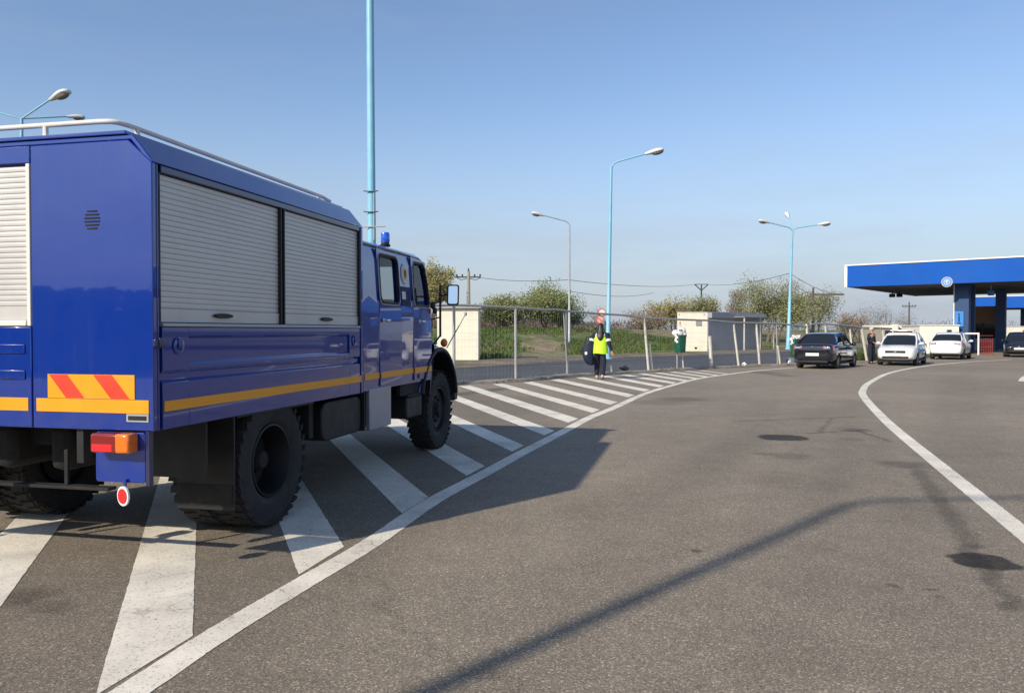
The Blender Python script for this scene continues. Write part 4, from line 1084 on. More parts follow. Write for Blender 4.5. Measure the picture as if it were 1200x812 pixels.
# dropsides with pressed channels
dp = [(.047,.965),(.0,.965),(.0,1.262),(.022,1.282),(.022,1.322),(.0,1.342),(.0,1.375),(.016,1.392),(.016,1.548),(.0,1.565),(.0,1.622),(.047,1.622)]
def dropside(): return MB().prism(dp, 0, .35, 2.90).prism([(.047,.965),(.0,.965),(.0,1.262),(.022,1.282),(.022,1.322),(.0,1.342),(.0,1.622),(.047,1.622)], 0, .078, .349).prism([(.047,.965),(.0,.965),(.0,1.262),(.022,1.282),(.022,1.322),(.0,1.342),(.0,1.622),(.047,1.622)], 0, 2.901, LB-.078)
ds = both(dropside, 'dropside', 'blue', (T, T), bevel=.003)
def latch():
    m_ = MB().box((-.02,-.022,1.50),(.075,.0,1.545)).box((.012,-.03,1.49),(.03,-.02,1.555)); return m_
both(latch, 'latch', 'navy', ds, bevel=.004)
def latch2():
    m_ = MB().lathe([(.055,0),(.058,.006),(.03,.012),(.03,.002)], n=16); m_.v = [(.235+x, -.002-z, 1.50+y) for x, y, z in m_.v]
    m_.box((.215,-.022,1.48),(.255,-.008,1.55)); 
    q = MB().lathe([(.05,0),(.053,.006),(.03,.012),(.03,.002)], n=16); q.v = [(3.0+x, -.002-z, 1.50+y) for x, y, z in q.v]; m_.add(q.v, q.f); m_.box((2.98,-.022,1.48),(3.02,-.008,1.55)); return m_
both(latch2, 'latch', 'blue', ds, bevel=.003)
def stripe(): return MB().box((.09,-.0045,1.080),(LB-.05,-.0005,1.146))
both(stripe, 'reflective_stripe', 'yellow', ds)
both(lambda: MB().box((-.0155,.035,1.075),(-.0125,.875,1.160)), 'reflective_stripe', 'yellow', (body, body))
B(MB().box((-.0155,.94,1.075),(-.0125,W-.94,1.160)), 'reflective_stripe', 'yellow', T)
# chevron warning panel
def chev(mirror_=False):
    y0, y1, z0, z1 = .135, .785, 1.163, 1.318
    wp = MB().box((-.0165,y0,z0),(-.0125,y1,z1)); h = z1-z0
    red = MB()
    for c in (.14, .475):
        # bands lean: top towards the centre of the truck
        a = y0 + c; red.add([(-.0172,a-.105,z0+.002),(-.0172,a+.035,z0+.002),(-.0172,a+.165,z1-.002),(-.0172,a+.025,z1-.002)], [(0,1,2,3)])
    return wp, red
wp, red = chev(); w_ = B(wp, 'warning_panel', 'yellow', body); B(red, 'red_band', 'red_refl', w_)
wp, red = chev(); w_ = B(mirror(wp), 'warning_panel', 'yellow', body); B(mirror(red), 'red_band', 'red_refl', w_)
# small plate low on the rear corner
pl_ = B(MB().box((-.018,.035,1.022),(-.0125,.195,1.072)), 'type_plate', 'lampgrey', body); B(MB().box((-.0195,.048,1.032),(-.0182,.182,1.060)), 'plate_field', 'black', pl_)
# tail lamps
def lampbox(): return MB().box((-.115,.105,.835),(-.02,.385,.955))
lb = both(lampbox, 'tail_lamp', 'redlens', bevel=.014, seg=3)
def org(): return MB().box((-.117,.104,.834),(-.0195,.208,.956))
both(org, 'indicator_lens', 'orange', lb, bevel=.014, seg=3)
both(lambda: MB().box((-.1165,.225,.845),(-.1152,.370,.890)), 'reflex_lens', 'brightred', lb)
both(lambda: MB().prism(rrect(.06,.635,.425,.955,.02), 0, -.018, .0), 'lamp_bracket', 'blue', bevel=.004)
both(lambda: MB().box((-.02,.03,.62),(.02,.055,.965)), 'bracket_edge', 'navy', (T, T))
# hanging red discs
def rd(r_, t0, t1):
    m_ = MB().tube([(t0,0,0),(t1,0,0)], r_, 28); m_.v = [(x*.94 + y*.3 - .03, y*.9 - x*.3 + .195, z + .555) for x, y, z in m_.v]; return m_
rw = both(lambda: rd(.062, -.022, -.010), 'reflector_disc', 'white')
both(lambda: rd(.047, -.027, -.0225), 'red_face', 'brightred', rw)
both(lambda: MB().box((-.04,.187,.61),(-.028,.204,.66)), 'disc_hanger', 'blue', rw)
# roof rail
ry = .33; zR = 2.950
path = [(3.16,ry,zR-.03),(3.0,ry,zR-.012),(.20,ry,zR),(.12,ry+.012,zR),(.085,ry+.045,zR),(.07,ry+.12,zR),(.07,W-ry-.12,zR),(.085,W-ry-.045,zR),(.12,W-ry-.012,zR),(.20,W-ry,zR),(3.0,W-ry,zR-.012),(3.16,W-ry,zR-.03)]
rl = B(MB().tube(path, .017, 10), 'roof_rail', 'alu_rail', T, smooth=60)
for (x, y) in ((.07,.86),(.07,W-.86),(.28,ry),(.28,W-ry),(2.92,ry),(2.92,W-ry)):
    B(MB().tube([(x,y,2.86),(x,y,zR)], .017, 8).tube([(x,y,2.862),(x,y,2.875)], .035, 8), 'stanchion', 'alu_rail', rl)

# cab ----------------------------------------------------------------
S0, S1 = 3.275, 5.45
def cab_prof(ins=0.0):
    i = ins
    return [(.02+i,.97+i),(.02+i,1.74),(.06+i,2.36-i),(.085+i,2.50-i),(.16+i,2.565-i),(.40+i,2.63-i),(.8,2.665-i),(W/2,2.675-i),(W-.8,2.665-i),(W-.40-i,2.63-i),(W-.16-i,2.565-i),(W-.085-i,2.50-i),(W-.06-i,2.36-i),(W-.02-i,1.74),(W-.02-i,.97+i)]
def cab_solid(ins, s0, s1, lean=0.0):
    me = mesh_of(MB().prism(cab_prof(ins), 0, s0, s1))
    bm = bmesh.new(); bm.from_mesh(me)
    for (pt, nn) in (((S1-lean, 0, 1.70), (1, 0, .26)), ((S1-.33-lean*.5, 0, 2.60-ins), (.75, 0, 1.0))):
        geom = bm.verts[:] + bm.edges[:] + bm.faces[:]
        r = bmesh.ops.bisect_plane(bm, geom=geom, plane_co=pt, plane_no=Vector(nn).normalized(), clear_outer=True)
        bmesh.ops.contextual_create(bm, geom=[e for e in r['geom_cut'] if isinstance(e, bmesh.types.BMEdge)])
    bmesh.ops.recalc_face_normals(bm, faces=bm.faces); bm.to_mesh(me); bm.free(); return me
inner = cab_solid(.05, S0+.05, S1-.05, .05)
imb = MB(); imb.v = [tuple(v.co) for v in inner.vertices]; imb.f = [list(p.vertices) for p in inner.polygons]
def win_poly(kind, e=0.0):
    if kind == 'rear': 
        return [(x, z) for x, z in rrect(3.74-e, 1.91-e, 4.30+e, 2.43+e, .09, 4)]
    return [(4.80-e,1.99),(4.86-e*.7,1.91-e),(5.30+e,1.91-e),(5.345+e,1.97),(5.30+e,2.2),(5.235+e,2.38),(5.17+e,2.43+e),(4.87,2.43+e),(4.80-e,2.36)]
cuts = [imb]
for k_ in ('rear', 'front'): cuts.append(MB().prism(win_poly(k_, .0), 1, -.3, W+.3))
cuts.append(MB().prism([(y, z) for y, z in rrect(.20, 1.86, W-.20, 2.42, .10, 4)], 0, S1-.45, S1+.4))
cuts.append(MB().prism([(y, z) for y, z in rrect(.5, 1.95, W-.5, 2.35, .08, 4)], 0, S0-.3, S0+.2))
cab_me = cut(cab_solid(0, S0, S1), cuts)
cab_me.transform(Matrix.Translation(-OFF)); cab_me.materials.clear(); cab_me.materials.append(M['blue'])
cab = link('cab', cab_me, T, bevel=.012, smooth=28); cab.name = 'cab'
def tumble(y, z):                          # cab side leans inward above the waist
    return y + max(0, z-1.74)*.065
def side_fn(mb):
    mb.v = [(x, tumble(y, z), z) for x, y, z in mb.v]; return mb
def ring_tube(poly, y, r):
    pts = [(p[0], tumble(y, p[1]), p[1]) for p in poly]; pts.append(pts[0]); pts.append(pts[1]); return MB().tube(pts, r, 6, cap=False)
def door_mesh(x0, x1, kind, front=False):
    outer = [(x0,1.0),(x1,1.0),(x1,1.70),(x1-(.12 if front else 0),2.47),(x0,2.50)]
    me = cut(mesh_of(MB().prism(outer, 1, .004, .017)), [MB().prism(win_poly(kind, .012), 1, -.1, .1)])
    m_ = MB(); m_.v = [tuple(v.co) for v in me.vertices]; m_.f = [list(p.vertices) for p in me.polygons]; return side_fn(m_)
for mir in (False, True):
    fx = (lambda m: mirror(m)) if mir else (lambda m: m)
    for (x0, x1, k_, fr_) in ((3.70, 4.345, 'rear', False), (4.765, 5.40, 'front', True)):
        dr = B(fx(door_mesh(x0, x1, k_, fr_)), 'door', 'blue', T, bevel=.003)
        dr.name = 'door'
        poly = win_poly(k_, -.004)
        gl_ = MB(); gl_.add([(p[0], tumble(.028, p[1]), p[1]) for p in poly], [list(range(len(poly)))]); 
        wd = B(fx(gl_), 'window', 'glass', dr)
        B(fx(ring_tube(win_poly(k_, .002), .006, .016)), 'window_seal', 'black', wd)
        B(fx(ring_tube(win_poly(k_, .022), .002, .007)), 'window_trim', 'lampgrey', wd)
        xh = x0 + .07 if k_ == 'rear' else x0 + .16
        B(fx(MB().tube([(xh,.0,1.715),(xh+.02,-.035,1.715),(xh+.11,-.035,1.715),(xh+.13,.0,1.715)], .010, 6).lathe([(.022,0),(.022,.012)], (xh,-.006,1.715), axis=1, n=10)), 'handle', 'chrome', dr)
        if k_ == 'front': B(fx(MB().box((x0-.0,-.0065,1.085),(x1-.02,.0035,1.152))), 'reflective_stripe', 'yellow', dr)
        else: B(fx(MB().box((x0+.01,-.0005,1.085),(x1-.01,.0035,1.152))), 'reflective_stripe', 'yellow', dr)
    B(fx(MB().box((S0+.03,.0145,1.085),(3.69,.0195,1.152))), 'reflective_stripe', 'yellow', cab)
    B(fx(MB().box((4.355,.0145,1.085),(4.755,.0195,1.152))), 'reflective_stripe', 'yellow', cab)
    gut = [(S0+.0,.082,2.515),(4.4,.082,2.515),(5.10,.082,2.505),(5.22,.10,2.46)]
    B(fx(MB().tube(gut, .016, 6)), 'rain_gutter', 'navy', cab)
    # round emblem and dark notice on the pillar between the doors
    def dsk(r_, y, x=4.555, z=2.27, n=28):
        m_ = MB(); m_.add([(x+r_*cos(2*pi*k/n), tumble(y, z+r_*sin(2*pi*k/n)), z+r_*sin(2*pi*k/n)) for k in range(n)], [list(range(n))]); return m_
    em = B(fx(dsk(.128, .0145)), 'emblem', 'white', cab); B(fx(dsk(.118, .0130)), 'emblem_ring', 'navy', em); B(fx(dsk(.112, .0120)), 'emblem_ring', 'emb', em) if 'emb' in M else None
    M.setdefault('gold', simple('emblem_gold', (.62, .50, .22), .5)); 
    B(fx(dsk(.108, .0115)), 'emblem_band', 'shutter', em); B(fx(dsk(.075, .0100)), 'emblem_centre', 'gold', em)
    sh = [(-.035,.05),(.035,.05),(.035,-.01),(0,-.06),(-.035,-.01)]
    q = MB(); q.add([(4.555+a, tumble(.0085, 2.27+c), 2.27+c) for a, c in sh], [(0,1,2,3,4)]); B(fx(q), 'emblem_shield', 'rustred', em)
    q = MB(); q.add([(x, tumble(.014, z), z) for x, z in ((4.40,1.89),(4.70,1.89),(4.70,2.12),(4.40,2.12))], [(0,1,2,3)]); nt_ = B(fx(q), 'notice', 'notice', cab)
    q = MB(); q.add([(x, tumble(.0125, z), z) for x, z in ((4.42,1.97),(4.54,1.97),(4.54,2.06),(4.42,2.06))], [(0,1,2,3)]); B(fx(q), 'notice_square', 'shutter', nt_)
ws = MB(); wy = rrect(.20,1.86,W-.20,2.42,.10,4)
ws.add([(S1-.02-(z-1.70)*.26, y, z) for y, z in wy], [list(range(len(wy)))]); B(ws, 'windscreen', 'glass', T)
B(MB().box((S0+.3,.12,1.0),(S1-.1,W-.12,1.06)), 'cab_floor', 'black', cab)
for y in (.25, 1.45):
    s = B(MB().prism(rrect(4.62,1.35,4.78,1.98,.06,3), 1, y, y+.6).prism(rrect(4.62,1.25,5.1,1.42,.06,3), 1, y, y+.6), 'seat', 'seat', cab, bevel=.03); B(MB().prism(rrect(4.62,2.02,4.72,2.2,.04,3), 1, y+.17, y+.43), 'headrest', 'seat', s, bevel=.02)
B(MB().prism(rrect(3.42,1.35,3.58,1.93,.06,3), 1, .2, W-.2).prism(rrect(3.42,1.25,3.95,1.42,.06,3), 1, .2, W-.2), 'bench', 'seat', cab, bevel=.03)
B(MB().prism([(5.15,1.2),(5.36,1.2),(5.36,1.8),(5.2,1.84),(5.1,1.7)], 1, .12, W-.12), 'dashboard', 'black', cab, bevel=.02)
# steering wheel on the left
sw = []
for k in range(21): a = 2*pi*k/20; sw.append((5.0 - .1*sin(a), 1.95+.22*cos(a), 1.82+.2*sin(a)))
B(MB().tube(sw, .015, 6, cap=False).tube([(5.0,1.95,1.82),(5.2,1.95,1.6)], .03, 6), 'steering_wheel', 'black', cab)

# bonnet, fenders, nose
B(MB().prism([(S1+.002,.95),(6.72,.85),(6.74,1.35),(6.62,1.55),(6.30,1.66),(S1+.002,1.75)], 1, .50, W-.50), 'bonnet', 'blue', T, bevel=.07, seg=4)
B(MB().prism(rrect(.62,.95,W-.62,1.42,.05,3), 0, 6.735, 6.765), 'grille', 'black', T, bevel=.01)
B(MB().box((6.78,.12,.58),(6.95,W-.12,.86)), 'front_bumper', 'black', T, bevel=.03)
FWX, RWX, WZ = 5.93, 1.53, .54
def fender():
    ro, ri = .76, .715; pts = []
    cz = .62; A0, A1 = radians(8), radians(165)
    rings = []
    K = 22
    for k in range(K+1):
        a = A0 + (A1-A0)*k/K; rg = []
        for (r_, y) in ((ri,.025),(ro-.02,.0),(ro,.03),(ro+.01,.20),(ro,.52),(ri,.52)):
            rg.append((FWX - .16 + r_*cos(a), y, cz + r_*sin(a)*1.0))
        rings.append(rg)
    return MB().loft(rings)
fd = both(fender, 'front_fender', 'blue', smooth=40)
def lip():
    cz = .62; return MB().tube([(FWX-.16+.735*cos(radians(8)+radians(157)*k/24), .012, cz+.735*sin(radians(8)+radians(157)*k/24)) for k in range(25)], .030, 8)
both(lip, 'fender_lip', 'black', fd, smooth=60)
def liner():
    cz = .62; rings = []
    for k in range(23):
        a = radians(9) + radians(155)*k/22
        rings.append([(FWX - .16 + r_*cos(a), y, cz + r_*sin(a)) for r_, y in ((.712,.03),(.712,.515),(.700,.515),(.700,.03))])
    return MB().loft(rings)
both(liner, 'arch_liner', 'black', fd, smooth=40)
def fskirt():                             # panel between fender and bonnet / cab
    return MB().prism([(5.42,.99),(5.45,1.46),(5.60,1.40),(5.42,1.30)], 1, .02, .30).prism([(5.44,1.36),(6.35,1.36),(6.30,1.42),(5.44,1.62)], 1, .22, .52)
both(fskirt, 'fender_panel', 'blue', fd, bevel=.012)
def inner_(): return MB().prism([(5.1,.75),(6.5,.75),(6.5,1.3),(5.1,1.3)], 1, .45, .52)
both(inner_, 'inner_arch', 'under', fd)
hl = both(lambda: MB().lathe([(.0,.0),(.10,.0),(.12,.02),(.11,.06),(.0,.09)], (6.56,.24,1.08), axis=0, n=20), 'headlight', 'carlamp', fd)
both(lambda: MB().ell((6.10,.06,1.435),.05,.05,.06,12,8), 'turn_signal', 'orange', fd)
def mk(): return MB().tube([(6.22,.06,1.36),(6.46,-.14,1.83)], .008, 6).ell((6.465,-.143,1.84),.022,.022,.03,8,6)
both(mk, 'marker_stick', 'postgrey', fd)
# mirrors
mr_ = both(lambda: MB().tube([(5.66,-.03,1.52),(5.66,-.03,2.20)], .016, 8).tube([(5.66,-.03,1.54),(5.60,.06,1.40)], .013, 6).tube([(5.66,-.03,1.98),(5.42,.06,1.95)], .012, 6).tube([(5.66,-.03,1.78),(5.45,.05,1.74)], .010, 6).tube([(5.66,-.03,2.06),(5.60,-.17,2.08),(5.56,-.20,2.08)], .011, 6), 'mirror_arm', 'black')
def mh():
    m_ = MB().prism(rrect(-.075,-.135,.075,.135,.03,3), 0, 0, .06); m_.v = [(5.52+x - y*.30 + z*.09, -.25 + y + x*.3, 2.065+z) for x, y, z in m_.v]; return m_
hh = both(mh, 'mirror_head', 'black', mr_, bevel=.012)
def mg():
    m_ = MB().prism(rrect(-.057,-.115,.057,.115,.02,3), 0, -.009, -.004); m_.v = [(5.52+x - y*.30 + z*.09, -.25 + y + x*.3, 2.065+z) for x, y, z in m_.v]; return m_
both(mg, 'mirror_glass', 'mirrorglass', hh)
# second small mirror / bracket knot seen at the windscreen pillar
both(lambda: MB().ell((5.44,.0,1.93),.05,.035,.05,10,6).ell((5.47,-.02,1.86),.035,.03,.045,10,6), 'mirror_bracket', 'black', mr_)
both(lambda: MB().prism(rrect(5.47,1.50,5.62,1.78,.05,3), 1, .06, .10), 'kerb_mirror', 'black', mr_, bevel=.015)
# beacon
bc = B(MB().lathe([(.06,0),(.065,.02),(.05,.03),(.05,.05)], (4.72,.36,2.62), n=20), 'beacon', 'black', T)
B(MB().lathe([(.050,0),(.055,.015),(.054,.10),(.046,.122),(.0,.128)], (4.72,.36,2.668), n=24), 'beacon_lens', 'beacon', bc, smooth=45)
bc = B(MB().lathe([(.06,0),(.065,.02),(.05,.03),(.05,.05)], (4.75,W-.36,2.62), n=20), 'beacon', 'black', T)
B(MB().lathe([(.050,0),(.055,.015),(.054,.10),(.046,.122),(.0,.128)], (4.75,W-.36,2.672), n=24), 'beacon_lens', 'beacon', bc, smooth=45)

# chassis -------------------------------------------------------------
both(lambda: MB().box((.40,.78,.74),(6.6,.86,.965)), 'chassis_rail', 'under', bevel=.005)
for x in (.55, 1.0, 2.2, 3.4, 4.6): B(MB().box((x,.86,.76),(x+.08,W-.86,.93)), 'crossmember', 'void')
B(MB().box((.12,.45,.540),(.20,W-.45,.562)).box((.15,.79,.562),(.17,.82,.8)).box((.15,W-.82,.562),(.17,W-.79,.8)), 'underrun_bar', 'under', bevel=.004)
B(MB().tube([(-.16,W/2,.80),(-.05,W/2,.80)], .035, 10).tube([(-.20,W/2-.05,.80),(-.20,W/2+.05,.80)], .04, 10).box((-.03,W/2-.06,.76),(.05,W/2+.06,.87)), 'tow_hitch', 'void', bevel=.004)
both(lambda: MB().box((.02,.55,.74),(.10,.60,.965)), 'hanger', 'black')
for wx, nm in ((RWX, 'rear_axle'), (FWX, 'front_axle')):
    B(MB().tube([(wx,.25,WZ),(wx,W-.25,WZ)], .085, 12).ell((wx,W/2,WZ),.22,.22,.22,16,10).tube([(wx+.2,W/2,WZ),(wx+1.2,W/2,WZ+.12)], .06, 8), nm, 'under', smooth=50)
def springs():
    m_ = MB()
    for wx in (RWX, FWX):
        for j in range(4): m_.tube([(wx-.55+.1*j,.82,.78-.035*j),(wx-.25,.82,.68-.03*j),(wx,.82,.64-.025*j),(wx+.25,.82,.68-.03*j),(wx+.55-.1*j,.82,.78-.035*j)], .02, 4)
    return m_
both(springs, 'leaf_spring', 'under')
# mud flaps, tanks, lockers, steps
both(lambda: MB().box((.905,.02,.26),(.923,.50,.968)), 'mud_flap', 'black')
both(lambda: MB().box((.900,.03,.29),(.903,.49,.45)), 'flap_weight', 'under')
both(lambda: MB().box((.62,.06,.55),(.64,.60,.965)), 'splash_plate', 'black')
B(MB().box((.97,.03,.945),(2.20,.66,.968)), 'wheel_housing', 'black'); B(MB().box((.97,W-.66,.945),(2.20,W-.03,.968)), 'wheel_housing', 'black')
both(lambda: MB().box((.40,1.0,.60),(1.0,1.18,.93)), 'air_tank', 'under', bevel=.06, seg=4)
both(lambda: MB().prism(rrect(2.42,.56,3.30,.93,.10,4), 1, .06, .62), 'fuel_tank', 'black', bevel=.015)
both(lambda: MB().box((2.24,.10,.62),(2.32,.6,.965)).box((2.325,.3,.80),(2.42,.5,.95)), 'tank_bracket', 'under')
both(lambda: MB().box((3.32,.03,.56),(3.34,.6,.968)), 'splash_plate', 'black')
both(lambda: MB().prism(rrect(3.42,.55,4.02,.985,.015,2), 1, .012, .06), 'locker_panel', 'metalpanel', bevel=.006)
both(lambda: MB().box((3.44,.062,.58),(4.0,.55,.96)), 'locker', 'black', bevel=.01)
both(lambda: MB().box((4.06,.10,.66),(4.08,.6,.968)).box((4.08,.45,.80),(5.1,.50,.968)), 'splash_plate', 'black')
stp = both(lambda: MB().box((4.62,.05,.54),(5.16,.36,.80)), 'battery_box', 'black', bevel=.02)
both(lambda: MB().box((4.58,.02,.803),(5.20,.38,.835)), 'step_tread', 'under', stp, bevel=.005)
both(lambda: MB().box((4.40,.05,.835),(5.15,.10,.968)), 'step_bracket', 'under', stp)
both(lambda: MB().box((4.88,-.004,1.02),(4.93,.004,1.07)), 'fuel_cap', 'black')
B(MB().box((3.6,.95,.45),(4.4,1.5,.8)).box((4.8,.9,.6),(6.4,1.55,1.3)), 'engine', 'under', bevel=.04)
B(MB().tube([(4.4,1.2,.55),(2.4,1.7,.6),(2.0,2.2,.6)], .05, 8).tube([(3.2,1.55,.6),(2.5,1.68,.6)], .13, 12), 'exhaust_pipe', 'under')

both(lambda: MB().tube([(1.9,.72,.86),(2.6,.74,.84),(3.6,.73,.86),(5.2,.74,.84)], .014, 6).tube([(2.0,.70,.80),(3.2,.70,.79),(5.0,.71,.80)], .010, 6).tube([(1.62,.70,.60),(1.75,.70,.72),(1.9,.72,.86)], .012, 6), 'brake_line', 'black')
# wheels ---------------------------------------------------------------
def tyre_mb(R_=.50, w=.27):
    mb = MB(); h = w/2
    prof = [(.272,-h*.70),(.30,-h*.92),(.36,-h*1.02),(.42,-h*1.02),(.465,-h*.93),(.478,-h*.80),(.484,-h*.4),(.486,0),(.484,h*.4),(.478,h*.80),(.465,h*.93),(.42,h*1.02),(.36,h*1.02),(.30,h*.92),(.272,h*.70)]
    mb.lathe([(r*R_/.5, y) for r, y in prof], axis=1, n=56, close=True)
    n = 34
    for k in range(n):
        for sd in (-1, 1):
            a = 2*pi*(k + (.5 if sd > 0 else 0))/n
            rad = Vector((cos(a), 0, sin(a))); tan_ = Vector((-sin(a), 0, cos(a)))
            # slanted lug across half the tread, wrapping the shoulder
            for (y, yh, sh, rr, rh) in ((.025, .028, .0, .488, .009), (.078, .030, .016, .486, .010), (.121, .018, .026, .470, .016)):
                mb.obox(rad*rr*R_/.5 + tan_*sh*1.0 + Vector((0, sd*y*w/.27, 0)), tan_ + Vector((0, sd*.35, 0)), Vector((0,1,0)), rad, .033 if y < .12 else .028, yh, rh)
    return mb
def rim_mb(dish):                         # outside is -y
    mb = MB(); d = dish
    mb.lathe([(.275,-.115),(.262,-.118),(.255,-.09),(.245,-.05),(.235,d-.02),(.17,d),(.08,d-.012)], axis=1, n=40, cap=False)
    return mb
def wheel(x, outer_y, dish, side):
    sgn = -1 if side == 'right' else 1
    cy = outer_y + .146 if side == 'right' else W - outer_y - .146
    c = Vector((x, cy, WZ)) - OFF
    e_ = empty('wheel', c, 0 if side == 'right' else pi); e_.parent = T
    tyre_.copy_to(e_); rims[dish].copy_to(e_); hubs[dish].copy_to(e_)
class Proto:
    def __init__(s, mb, name, mat, smooth, bevel=0): s.mb = mb; s.name = name; s.mat = mat; s.sm = smooth; s.bv = bevel; s.o = None
    def copy_to(s, parent):
        if s.o is None: s.mb.v = [(x*1.08, y*1.08, z*1.08) for x, y, z in s.mb.v]
        if s.o is None: s.o = s.mb.build(s.name, M[s.mat], parent, bevel=s.bv, smooth=s.sm); return s.o
        o = s.o.copy(); col.objects.link(o); o.parent = parent; return o
tyre_ = Proto(tyre_mb(), 'tyre', 'rubber', 35)
rims = {}; hubs = {}
for dish in (.10, -.06):
    rims[dish] = Proto(rim_mb(dish), 'rim', 'black', 35)
    mb = MB().lathe([(.0, -.10 + dish*.5),(.06,-.10 + dish*.5),(.075,-.08+dish*.5),(.085,dish-.015),(.12,dish-.013),(.12,dish)], axis=1, n=24)
    for k in range(8):
        a = 2*pi*k/8; mb.lathe([(.018,dish-.03),(.018,dish)], (.145*cos(a), 0, .145*sin(a)), axis=1, n=6)
    hubs[dish] = Proto(mb, 'hub', 'under', 35)
wheel(RWX, .045, .10, 'right'); wheel(RWX, .045, .10, 'left')
wheel(FWX, .06, -.06, 'right'); wheel(FWX, .06, -.06, 'left')
wheel(RWX, .355, .10, 'right'); wheel(RWX, .355, .10, 'left')
#--PART4--

# ================================================================== CARS
def make_car(pos, heading, paint_, label, kind, group='cars near the crossing'):
    """local x forward, y left, z up; wheelbase 2.63"""
    root = empty('car', (pos.x, pos.y, .004), heading, label, 'car', group)
    st = [  # x, low z, top z, half width, top half width
        (-2.14,.52,.80,.60,.56), (-2.11,.34,.97,.74,.70), (-2.02,.27,1.035,.81,.74), (-1.75,.23,1.055,.85,.76), (-1.30,.20,1.05,.868,.78), (-.7,.19,1.01,.872,.80),
        (0,.19,.985,.872,.80), (.6,.19,.965,.872,.79), (1.0,.20,.955,.868,.775), (1.4,.21,.915,.855,.74), (1.75,.23,.86,.83,.70), (2.0,.26,.78,.77,.62), (2.12,.33,.69,.68,.54), (2.16,.42,.60,.58,.48)]
    rings = []
    for (x, zl, zt, w, wt) in st:
        hz = zt-zl; half = [(0,zl),(w*.80,zl),(w*.95,zl+.10*hz/.7),(w,zl+.34*hz),(w*.995,zl+.60*hz),(w*.965,zt-.07),(wt,zt-.005),(wt*.55,zt+.018),(0,zt+.025)]
        rg = [Vector((x, y, z)) for y, z in half] + [Vector((x, -y, z)) for y, z in half[-2:0:-1]]
        rings.append(rg)
    mb = MB().loft(rings)
    o = mb.build('body', M[paint_], None, smooth=0)
    o.modifiers.new('s', 'SUBSURF').levels = 2; bake(o); me = o.data; bpy.data.objects.remove(o)
    cutters = []
    for x in (-1.30, 1.33):
        for s in (-1, 1): cutters.append(MB().lathe([(.355,-.16),(.355,.16)], (x, s*.80, .30), axis=1, n=32))
    me = cut(me, cutters); me.materials.clear(); me.materials.append(M[paint_])
    body = link('body', me, root, smooth=40); body.name = 'body'
    bt = [(-1.62,1.045),(-.85,1.47),(-.3,1.515),(.25,1.49),(1.10,.975)]           # glasshouse outline
    def ghost(scale_top=1.0):
        rr = []
        for (x, z) in bt: pass
    # greenhouse (glass) as a lofted shape with inclined sides
    gb = [(-1.66,.765,1.02),(1.12,.765,.955)]
    levels = [(0, -1.62, 1.10, .775, .74), (.33, -1.36, .80, .735, .70), (.66, -1.10, .50, .68, .65), (.90, -.88, .25, .63, .60)]
    rr = []
    for (t, xr, xf, wr, wf) in levels:
        z = .97 + t*.55; n_ = 6; rg = []
        zr = lambda x: z + (.06*(1-t) if x < -.8 else 0) + .035*t*(1-((x+.3)/.7)**2 if abs(x+.3) < .7 else 0)
        for k in range(n_+1): x = xr + (xf-xr)*k/n_; rg.append(Vector((x, -(wr+(wf-wr)*k/n_), zr(x))))
        rg.append(Vector((xf+.05, -.3, zr(xf)))); rg.append(Vector((xf+.05, .3, zr(xf))))
        for k in range(n_, -1, -1): x = xr + (xf-xr)*k/n_; rg.append(Vector((x, (wr+(wf-wr)*k/n_), zr(x))))
        rg.append(Vector((xr-.05, .3, zr(xr)))); rg.append(Vector((xr-.05, -.3, zr(xr))))
        rr.append(rg)
    MB().loft(rr).build('windows', M['darkglass'], root, smooth=50)
    roof = []
    for (x, z, w) in ((-1.02,1.435,.58),(-.90,1.475,.60),(-.55,1.508,.615),(-.2,1.518,.615),(.10,1.508,.61),(.30,1.47,.60),(.40,1.42,.585)):
        roof.append([Vector((x, -w-.015, z-.05)), Vector((x, -w, z)), Vector((x, -w*.5, z+.022)), Vector((x, w*.5, z+.022)), Vector((x, w, z)), Vector((x, w+.015, z-.05))])
    MB().loft(roof).build('roof', M[paint_], root, smooth=60)
    for s in (-1, 1):
        mb = MB(); mb.tube([(1.16,.745*s,.96),(.78,.715*s,1.19),(.32,.615*s,1.445)], .035, 6)
        mb.build('pillar', M[paint_], root, smooth=40); mb = MB(); mb.tube([(-.12,.76*s,.99),(-.16,.695*s,1.25),(-.2,.62*s,1.485)], .035, 6)
        mb.build('pillar', M[paint_], root, smooth=40); mb = MB(); mb.loft([[Vector((-1.75,.77*s,1.03)),Vector((-1.28,.785*s,1.03)),Vector((-1.28,.76*s,1.03)),Vector((-1.75,.74*s,1.03))],[Vector((-1.42,.735*s,1.22)),Vector((-1.13,.745*s,1.22)),Vector((-1.13,.71*s,1.22)),Vector((-1.42,.70*s,1.22))],[Vector((-1.02,.63*s,1.44)),Vector((-.85,.64*s,1.44)),Vector((-.85,.60*s,1.44)),Vector((-1.02,.59*s,1.44))]])
        mb.build('pillar', M[paint_], root, smooth=40)
    for s in (-1, 1):
        mb = MB().ell((.82,.93*s,1.02),.09,.11,.075,10,8).tube([(.84,.78*s,.98),(.82,.90*s,1.0)], .025, 6); mb.build('wing_mirror', M[paint_], root)
        MB().box((.42,s*.872-.008,.80),(.60,s*.872+.008,.825)).box((-.55,s*.872-.008,.82),(-.37,s*.872+.008,.845)).build('door_handle', M['black' if paint_ == 'carblack' else 'carwhite'], root, bevel=.005)
        mb = MB()
        for x in (.95, -.12, -1.02): mb.box((x-.006, s*.874-.004, .26),(x+.006, s*.874+.002, .95))
        mb.box((-1.0,s*.86-.01,.20),(1.0,s*.86+.012,.26)); mb.build('door_seam', M['black'], root)
